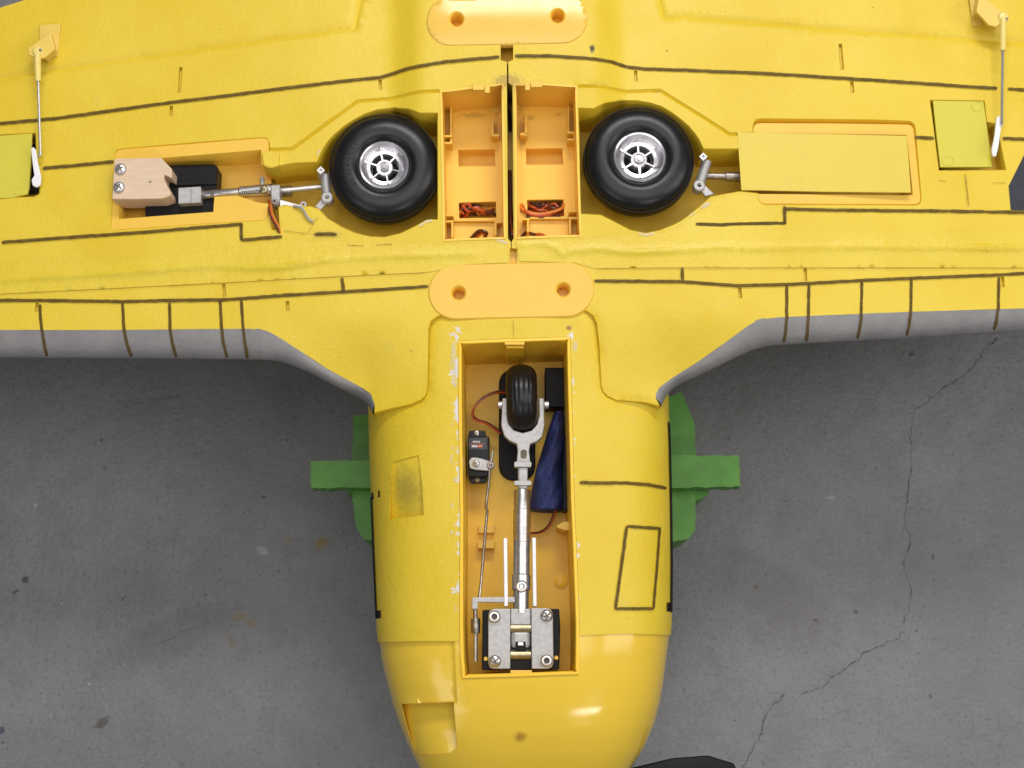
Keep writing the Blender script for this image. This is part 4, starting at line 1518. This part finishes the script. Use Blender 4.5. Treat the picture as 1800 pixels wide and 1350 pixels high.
axle_bracket(legL, (564, 300), (575, 347), [(568, 346), (579, 352), (563, 369), (553, 363)], -0.008)
for mt, pts in (('red_wire', [(473, 352, -0.012), (475, 368, 0.0014), (480, 383, 0.0014), (488, 397, 0.001), (491, 408, -0.002)]), ('brown_wire', [(472, 352, -0.012), (473, 370, 0.001), (478, 386, 0.001), (486, 400, 0.0006), (491, 410, -0.002)]),
                ('orange_wire', [(476, 352, -0.012), (478, 372, 0.0012), (484, 386, 0.0016), (490, 398, 0.0012), (493, 410, -0.002)])):
    tube('wire', catmull([PV(*p) for p in pts], 6), 0.00065, mt, legL, 7)
tube('bare_wire', catmull([PV(516, 362, 0.000), PV(530, 366, 0.0015), (PV(538, 378, 0.0018)), PV(545, 387, 0.0014), PV(551, 389, 0.001)], 5), 0.0009, 'alu', legL, 7)

b0, b1 = PV(1236, 309, -0.017), PV(1330, 312, -0.017)
legR = lathe('main_gear_leg', b0, b1 - b0, [(0, 0), (0.0026, 0), (0.0026, 0.016), (0.0036, 0.0165), (0.0036, (b1 - b0).length)], 'darksteel', plane, 20, label='gear leg running under the flat cover')
axle_bracket(legR, (1236, 276), (1229, 326), [(1222, 322), (1236, 322), (1256, 341), (1240, 345)], -0.006)

# ---- main wheels ------------------------------------------------------------
def main_wheel(px, py, spin, tilt, rim_r, label, letters):
    zc = -0.010
    c = PV(px, py, zc)
    R_ = 0.0402
    T_ = 0.0155
    ax = Vector(tilt)
    u, w, d = frame_of(ax)
    hub = lathe('main_wheel', c, ax, [(0.003, -0.010), (rim_r * .97, -0.010), (rim_r * .97, 0.004), (rim_r * 1.0, 0.0125), (rim_r * .96, 0.0132), (rim_r * .90, 0.0128), (rim_r * .80, 0.0085), (rim_r * .70, 0.0062),
                                      (rim_r * .58, 0.0058), (rim_r * .54, 0.0035), (rim_r * .54, -0.004), (0.002, -0.004)], 'chrome', plane, 56, label=label)
    # black disc puts the shade of the gaps between the spokes into colour
    lathe('gap_shade_disc', c, ax, [(rim_r * .535, -0.0036), (0.002, -0.0036)], 'black', hub, 40)
    prof = [(rim_r * .98, -0.011)]
    for i in range(33):
        a = -math.pi * .5 + math.pi * i / 32
        # squarish shoulder, rounded crown
        rr = rim_r * 1.0 + (R_ - rim_r) * (max(0, math.cos(a)) ** 0.62)
        h = T_ * math.copysign(abs(math.sin(a)) ** 0.80, a)
        if abs(h) > T_ * .80:
            pass
        prof.append((rr, h))
    top = [(rim_r + 0.0060, T_ * .985), (rim_r + 0.0032, T_ * .93), (rim_r + 0.0012, T_ * .84), (rim_r * .985, T_ * .74)]
    bot = [(rim_r * .985, -T_ * .74), (rim_r + 0.0032, -T_ * .93)]
    mid = [p for p in prof[1:] if p[0] > rim_r + 0.0085]
    # fine mould line on the shoulder
    full = bot + mid + top
    tv, tf = lathe_geo(c, ax, full, 96)
    ty = obj('tyre', tv, tf, 'rubber', hub, smooth=True)
    for k in (0.62, ):
        rr = rim_r + (R_ - rim_r) * .93
        pts = []
        for i in range(97):
            t = 2 * math.pi * i / 96
            h = T_ * .47
            pts.append(c + d * h + (u * math.cos(t) + w * math.sin(t)) * (R_ * .985))
        v, f = tube_geo(pts, 0.00035, 5, False)
        obj('mould_line', v, f, 'rubber', ty if False else hub, smooth=True)
    # spokes
    for k in range(6):
        a = spin + k * math.pi / 3
        e = u * math.cos(a) + w * math.sin(a)
        s = d.cross(e)
        q = []
        for rr, hh, ww in ((0.0045, 0.0068, 0.00060), (rim_r * .66, 0.0078, 0.00045), (rim_r * .80, 0.0092, 0.0004)):
            for sg in (-1, 1):
                q.append(c + e * rr + s * ww * sg + d * hh)
            for sg in (-1, 1):
                q.append(c + e * rr + s * ww * 1.3 * sg + d * (-0.002 if rr < rim_r * .7 else hh - .004))
        f = []
        for i in (0, 4):
            f += [(i, i + 1, i + 5, i + 4), (i + 1, i + 3, i + 7, i + 5), (i + 2, i, i + 4, i + 6), (i + 3, i + 2, i + 6, i + 7)]
        f += [(8, 9, 11, 10), (0, 2, 3, 1)]
        obj('spoke', q, f, 'chrome', hub)
    lathe('hub_cap', c, ax, [(0.0062, -0.003), (0.0062, 0.0060), (0.0056, 0.0070), (0.0042, 0.0070), (0.0040, 0.0045), (0.0012, 0.0045)], 'chrome', hub, 28)
    lathe('axle_nut', c, ax, [(0.0034, 0.004), (0.0034, 0.0072), (0.0030, 0.0080), (0.0018, 0.0080), (0.0017, 0.0100), (0, 0.0102)], 'alu' if letters else 'steel', hub, 6)
    if letters:
        # raised moulded characters on the sidewall, too worn to read
        rr0 = random.Random(2)
        for k in range(9):
            a = rad(52 + k * 9.0)
            e = u * math.cos(a) + w * math.sin(a)
            s = d.cross(e)
            base = c + d * (T_ * .985)
            pts = []
            for i in range(5):
                pts.append(base + e * (rim_r + 0.0062 + i * 0.0011 + rr0.uniform(-.0003, .0003)) + s * ((i % 2) * 0.0018 + rr0.uniform(-.0008, .0008)) - d * 0.0002 * i)
            v, f = tube_geo(pts, 0.00038, 5)
            obj('moulded_character', v, f, 'rubber', hub, smooth=True)
    return hub


main_wheel(677, 299, 0.25, (0.0, -0.02, 1), 0.0180, 'main wheel beside the open gear tray', True)
main_wheel(1121.5, 286, 0.05, (0.02, 0.03, 1), 0.0190, 'main wheel beside the covered gear tray', False)


# ---- servo hatches and linkages --------------------------------------------
hz = float(wing_f(*P(1690, 235)[:2])) + 0.0012
hR = slab('servo_hatch', [(1640, 176.5), (1729, 178), (1737, 235), (1744, 293.5), (1653, 293.5), (1646, 235)], hz, 0.003, 'hatch', plane, 0.0004, label='loose greenish servo hatch beside the covered gear tray')
for (x, y) in ((1717, 187), (1666, 283)):
    v, f = tube_geo([PV(x + 10 * math.cos(t), y + 8 * math.sin(t), hz) for t in np.linspace(0, 2 * math.pi, 25)], 0.0003, 5, False)
    obj('moulded_ring', v, f, 'hatch', hR, smooth=True)
hzl = float(wing_f(*P(20, 290)[:2])) + 0.0008
hL = slab('servo_hatch', [(-75, 244), (56, 234), (54, 285), (51, 329), (48, 341), (20, 348), (-75, 350)], hzl, 0.003, 'hatch', plane, 0.0004, label='greenish servo hatch beside the wooden block')
v, f = tube_geo([PV(32 + 7 * math.cos(t), 336 + 7 * math.sin(t), hzl) for t in np.linspace(0, 2 * math.pi, 25)], 0.0003, 5, False)
obj('moulded_ring', v, f, 'hatch', hL, smooth=True)
slab('servo', [(-70, 262), (68, 252), (70, 336), (-70, 345)], -0.022, 0.007, 'black', hL, 0.0005)
slab('servo', [(1638, 205), (1700, 206), (1702, 275), (1650, 296)], -0.020, 0.009, 'black', hR, 0.0005)


def linkage(base, horn, ball, rod_end, clev, arm, hh, zb, label, screw_px):
    lk = slab('aileron_linkage', base, zb + 0.0016, 0.0022, 'horn', plane, 0.0004, label=label)
    v, f = prism(pxpoly(horn, hh), hh - 0.003, hh, 0.0006)
    # horn: upright web rising from the base to the ball
    n = len(v)
    bx = np.array(P(*base[1], zb))
    obj('horn_arm', v, f, 'horn', lk)
    slab('horn_web', [tuple(horn[0]), tuple(horn[1]), tuple(horn[2])], hh - 0.0032, hh - 0.0034 - zb, 'horn', lk, 0.0003)
    lathe('ball_joint', PV(*ball, hh - 0.001), (0, 0, 1), [(0.0036, -0.004), (0.0042, -0.002), (0.0042, 0.001), (0.003, 0.0024), (0, 0.0028)], 'clevis', lk, 20)
    screw(PV(*screw_px, hh + 0.0016), 0.0011, lk, 'darksteel')
    tube('clevis', [PV(*clev[0], hh), PV(*clev[1], hh - 0.001)], [0.0026, 0.0022], 'clevis', lk, 12)
    tube('control_rod', [PV(*clev[1], hh - 0.001), PV(*rod_end, hh - 0.003)], 0.0010, 'steel', lk, 8)
    tube('control_rod_hook', [PV(*rod_end, hh - 0.003), PV(rod_end[0] - 3, rod_end[1] + 2, hh - 0.006)], 0.0010, 'steel', lk, 8)
    z1 = hh - 0.004
    slab('servo_horn', arm, z1, 0.0024, 'white', lk, 0.0006)
    return lk


zl = float(wing_f(*P(80, 80)[:2]))
lkL = linkage([(70, 44), (106, 41), (101, 98), (68, 103)], [(88, 56), (96, 86), (78, 102), (66, 103), (50, 96), (50, 84), (62, 76)], (67, 91), (71, 272), [(66, 96), (67, 143)],
              [(54, 261), (58, 258), (63, 263), (66, 285), (72, 310), (71, 325), (64, 329), (57, 326), (55, 316), (60, 308), (57, 288)], zl + 0.013, zl, 'aileron linkage on the wing half with the wooden block', (71, 88))
zr = float(wing_f(*P(1735, 60)[:2]))
lkR = linkage([(1703, -12), (1720, -12), (1726, 44), (1710, 46)], [(1716, 20), (1722, -12), (1764, 22), (1769, 30), (1764, 40), (1750, 47), (1738, 44)], (1763, 31), (1761, 220), [(1763, 34), (1762.5, 89)],
              [(1752, 206), (1757, 203), (1762, 208), (1760, 225), (1755, 260), (1751, 275), (1745, 274), (1743, 264), (1748, 240)], zr + 0.017, zr, 'aileron linkage on the wing half with the covered gear tray', (1769, 33))


# ---- tape over the spar -----------------------------------------------------
def tape(outline, ridge, seed, label):
    o2 = [tuple(on(x, y, wing_f)[:2]) for x, y in outline]
    r2 = densify([on(x, y, wing_f)[:2] for x, y in ridge], 0.004, False)

    def to3d(v):
        d = poly_dist(r2, v)
        nz = np.array([noise.noise((x * 55, y * 90, seed)) for x, y in v])
        n2 = np.array([noise.noise((x * 16, y * 20, seed + 5)) for x, y in v])
        hgt = 0.0016 * np.clip(0.75 + 1.0 * n2, 0.15, 1.6)
        e = np.minimum(poly_dist(o2, v, True) / 0.004, 1)
        z = wing_f(v[:, 0], v[:, 1]) + 0.0006 + hgt * np.exp(-(d / 0.0023) ** 2) * e + 0.00025 * np.abs(nz) * e
        return np.column_stack([v, z])
    lines = [r2] + [list(map(tuple, offset_line(r2, k * 0.0022))) for k in (-2, -1, 1, 2)]
    v3, tri = sheet_geo(o2, [], to3d, 0.0045, lines, 0.004)
    mb = MB().add(v3, tri)
    return mb.build('tape_strip', 'tape', plane, smooth=True, label=label)


tape([(-60, 464), (240, 455), (480, 428), (500, 422), (640, 426), (700, 428), (780, 430), (888, 426), (893, 440), (893, 462), (820, 465), (780, 474), (750, 479), (400, 497), (200, 507), (-60, 520)],
     [(-60, 497), (0, 494), (200, 482), (300, 474), (375, 469), (440, 472), (500, 470), (560, 460), (620, 455), (700, 451), (780, 449), (840, 447)], 1, 'crumpled yellow tape on the wing half with the wooden block')
tape([(906, 424), (1024, 421), (1100, 414), (1135, 414), (1165, 410), (1190, 400), (1216, 382), (1236, 366), (1253, 350), (1280, 345), (1302, 341), (1328, 344), (1332, 353), (1345, 364), (1370, 366), (1376, 402), (1600, 410), (2000, 405), (2000, 468), (1800, 471), (1045, 472), (1010, 462), (913, 459), (911, 440)],
     [(918, 430), (950, 428), (978, 437), (990, 452), (1003, 442), (1050, 438), (1110, 445), (1190, 441), (1286, 435), (1300, 439), (1400, 436), (1500, 433), (1600, 436), (1800, 437), (2000, 437)], 2, 'crumpled yellow tape on the wing half with the covered gear tray')


# ---- marker lines -----------------------------------------------------------
def ink_line(pts, f, w, parent, mat='ink', name='panel_line', lift=0.0011, seed=0):
    q = []
    for i in range(len(pts) - 1):
        a, b = np.array(pts[i], float), np.array(pts[i + 1], float)
        k = max(2, int(np.linalg.norm(b - a) / 5))
        for j in range(k):
            q.append(a + (b - a) * j / k)
    q.append(np.array(pts[-1], float))
    n = len(q)
    o = offset_line(q, 1.0) - np.array(q)
    vv, ff = [], []
    for i, p in enumerate(q):
        wl = w * (1 + 0.30 * noise.noise((p[0] * .09, p[1] * .09, 3 + seed)))
        wr_ = w * (1 + 0.30 * noise.noise((p[0] * .09, p[1] * .09, 8 + seed)))
        if i in (0, n - 1):
            wl *= .7
            wr_ *= .7
        vv.append(on(p[0] + o[i][0] * wl, p[1] + o[i][1] * wl, f, lift))
        vv.append(on(p[0] - o[i][0] * wr_, p[1] - o[i][1] * wr_, f, lift))
    for i in range(n - 1):
        ff.append((i * 2, i * 2 + 1, i * 2 + 3, i * 2 + 2))
    return obj(name, vv, ff, mat, parent)


for L in ([(-40, 222), (0, 217), (100, 208), (200, 194), (300, 180), (400, 168), (500, 155), (600, 143), (668, 136), (692, 129), (717, 120), (760, 112), (787, 108), (830, 104), (878, 100)],
          [(75, 296), (140, 290), (200, 284)],
          [(3, 426), (100, 419), (200, 412), (280, 406), (350, 400), (426, 394)], [(424, 392), (424, 422)], [(424, 422), (460, 419), (496, 416)],
          [(553, 412), (575, 411), (592, 412)],
          [(-40, 526), (0, 528), (66, 528), (214, 530), (298, 528), (389, 527), (424, 525), (500, 519), (603, 513), (700, 507), (753, 503)],
          [(601, 488), (604, 513)]):
    ink_line(L, wing_f, 3.0, wingL)
for L in ([(905, 98), (967, 98), (1043, 103), (1077, 109), (1100, 117), (1133, 121), (1200, 123), (1300, 127), (1400, 132), (1490, 138), (1600, 145), (1700, 152), (1753, 155)], [(1772, 156), (1840, 161)],
          [(1608, 241), (1642, 243)], [(1763, 243), (1840, 246)],
          [(1223, 394), (1260, 395), (1320, 393), (1381, 392)], [(1380, 394), (1379, 362)], [(1379, 367), (1450, 369), (1560, 370), (1668, 371)], [(1668, 371), (1700, 372), (1732, 372)], [(1732, 372), (1840, 374)],
          [(1045, 494), (1100, 494), (1199, 495), (1294, 502), (1382, 500), (1423, 498), (1514, 493), (1602, 489), (1757, 483), (1840, 478)],
          [(1199, 470), (1200, 492)]):
    ink_line(L, wing_f, 2.9, wingR, seed=20)


# ribs run over the yellow skin and on over the grey nose
def rib(le, x0, side, parent):
    pass


def le_f(le):
    """height of the grey leading edge as a function of position, built from its section rows"""
    B = catmull([p[0] for p in le], 8)
    E = catmull([p[1] for p in le], 8)
    bp = np.array([on(b[0], b[1], wing_f) for b in B])
    ep = np.array([P(e[0], e[1], z - 0.0125) for e, z in zip(E, bp[:, 2])])
    o = np.argsort(bp[:, 0])
    bx, by, bz = bp[o, 0], bp[o, 1], bp[o, 2]
    o2 = np.argsort(ep[:, 0])
    ex, ey = ep[o2, 0], ep[o2, 1]

    def f(x, y):
        yb = np.interp(x, bx, by)
        ye = np.interp(x, ex, ey)
        zb = np.interp(x, bx, bz)
        s = np.clip((yb - y) / max(yb - ye, 1e-6), 0, 0.9999)
        if y >= yb:
            return float(wing_f(x, y))
        return float(zb - 0.0125 * (1 - math.sqrt(1 - s * s)))
    return f


fL, fR = le_f(leL), le_f(leR)
for L in ([(70, 535), (71, 560), (75, 590), (79, 612), (83, 626)], [(215, 532), (218, 580), (223, 605), (231, 627)], [(298, 532), (299, 580), (303, 605), (310, 628)], [(387, 527), (389, 570), (392, 600), (399, 629)], [(424, 527), (427, 570), (430, 600), (435, 630)]):
    ink_line(L, fL, 2.7, wingL, lift=0.0006)
for L in ([(1383, 502), (1383, 560), (1381, 585), (1378, 602)], [(1422, 499), (1421, 560), (1418, 600)], [(1515, 495), (1514, 560), (1511, 580), (1507, 595)], [(1602, 490), (1601, 550), (1598, 573), (1594, 590)], [(1756, 487), (1755, 540), (1752, 563), (1747, 581)]):
    ink_line(L, fR, 2.7, wingR, lift=0.0006)
ink_line([(1019, 848), (1060, 849), (1105, 849), (1140, 852), (1172, 858)], fus_f, 3.0, fus, lift=0.0012)
for L in ([(1102, 925), (1160, 929)], [(1160, 927), (1155, 1000), (1149, 1070)], [(1149, 1070), (1115, 1070), (1082, 1070)], [(1082, 1071), (1093, 990), (1102, 925)]):
    ink_line(L, fus_f, 2.2 if L[0] == (1160, 927) else 2.8, fus, lift=0.0012)


# black stripes low on the fuselage flanks
def flank(pts, side, w, name='flank_stripe'):
    vv, ff = [], []
    q = densify([(0, P(900, y, -0.03)[1]) for y in pts], 0.006, False)
    for i, (_, y) in enumerate(q):
        for k in (-1, 1):
            s = side * KS * (w[0] + w[1] * k)
            p = fus3d(np.array([[s, y]]))[0]
            vv.append((p[0] + side * 0.0006, p[1], p[2] + 0.0004))
    for i in range(len(q) - 1):
        ff.append((i * 2, i * 2 + 1, i * 2 + 3, i * 2 + 2))
    return obj(name, vv, ff, 'ink_black', fus)


flank([735, 1074], 1, (1.22, 0.06))
flank([868, 1086], -1, (1.24, 0.06))
flank([1058, 1074], 1, (1.16, 0.09))
flank([1072, 1086], -1, (1.16, 0.09))
flank([862, 874], -1, (1.10, 0.10))

# navy decal on the wing
dz_ = lambda x, y: float(wing_f(x, y)) + 0.0005
slabv = [on(x, y, wing_f, 0.0004) for x, y in ((1850, 190), (1800, 273), (1773, 327), (1777, 369), (1850, 372))]
v, f = fill_geo([tuple(p) for p in slabv])
obj('decal', v, f, 'decal', wingR, label='dark navy painted corner of an insignia')

# ---- propeller blade below the nose ----------------------------------------
prop = [(1040, 1362), (1115, 1349), (1182, 1333), (1245, 1328), (1290, 1342), (1297, 1356), (1250, 1372), (1120, 1385), (1020, 1395)]
zp = -0.10
v, f = prism(pxpoly(prop, zp), zp - 0.004, zp, 0.0012)
for i, p in enumerate(v):
    pass
pr = obj('propeller_blade', v, f, 'black', plane, smooth=True, angle=50)

# ---- green tint along the tape ridge; wear: bare foam at torn rims, fine seams ------
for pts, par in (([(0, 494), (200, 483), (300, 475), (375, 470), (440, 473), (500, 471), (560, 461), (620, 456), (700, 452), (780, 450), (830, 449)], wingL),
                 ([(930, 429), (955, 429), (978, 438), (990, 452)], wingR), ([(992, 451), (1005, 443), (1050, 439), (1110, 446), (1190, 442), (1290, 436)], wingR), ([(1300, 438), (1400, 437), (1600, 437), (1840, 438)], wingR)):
    ink_line(pts, wing_f, 4.2, par, 'tint_green', 'ridge_tint', 0.0030, 3)
for pts, w, par in (([(1122, 411), (1136, 413), (1150, 410)], 2.6, wingR), ([(1234, 366), (1240, 361), (1247, 357)], 3.2, wingR), ([(738, 397), (748, 390), (760, 387)], 2.2, wingL), ([(870, 421), (882, 424), (893, 428)], 2.4, wingL),
                    ([(1212, 380), (1222, 372)], 1.8, wingR), ([(563, 262), (557, 274)], 1.6, wingL)):
    ink_line(pts, wing_f, w, par, 'white_foam', 'torn_foam', 0.0014, 6)
for pts, w, f_, par in (([(902, 562), (903, 592)], 0.7, fus_f, fus), ([(1650, 317), (1664, 319)], 0.8, wing_f, wingR), ([(1745, 321), (1768, 322)], 0.8, wing_f, wingR), ([(1697, 305), (1703, 362)], 1.4, wing_f, wingR),
                        ([(497, 405), (540, 411)], 0.8, wing_f, wingL), ([(610, 431), (640, 432)], 0.9, wing_f, wingL), ([(660, 431), (690, 429)], 0.9, wing_f, wingL), ([(0, 517), (300, 502), (750, 479)], 0.6, wing_f, wingL), ([(1050, 473), (1400, 472), (1800, 471)], 0.6, wing_f, wingR),
                        ([(540, 410), (560, 380)], 0.6, wing_f, wingL)):
    ink_line(pts, f_, w, par, 'seam', 'fine_seam', 0.0013, 9)
for k in range(10):
    rr = random.Random(40 + k)
    t = rr.random()
    x, y = 797 + 10 * t + rr.uniform(-9, 1), 600 + 520 * t
    ink_line([(x, y), (x + rr.uniform(-2, 2), y + rr.uniform(5, 16))], fus_f, rr.uniform(1.0, 2.6), fus, 'white_foam', 'scuffed_foam', 0.0010, k)
for pts in ([(797, 602), (798, 640)], [(801, 640), (799, 680)], [(1012, 600), (1011, 618)]):
    ink_line(pts, fus_f, 3.6, fus, 'white_foam', 'scuffed_foam', 0.0010, 4)
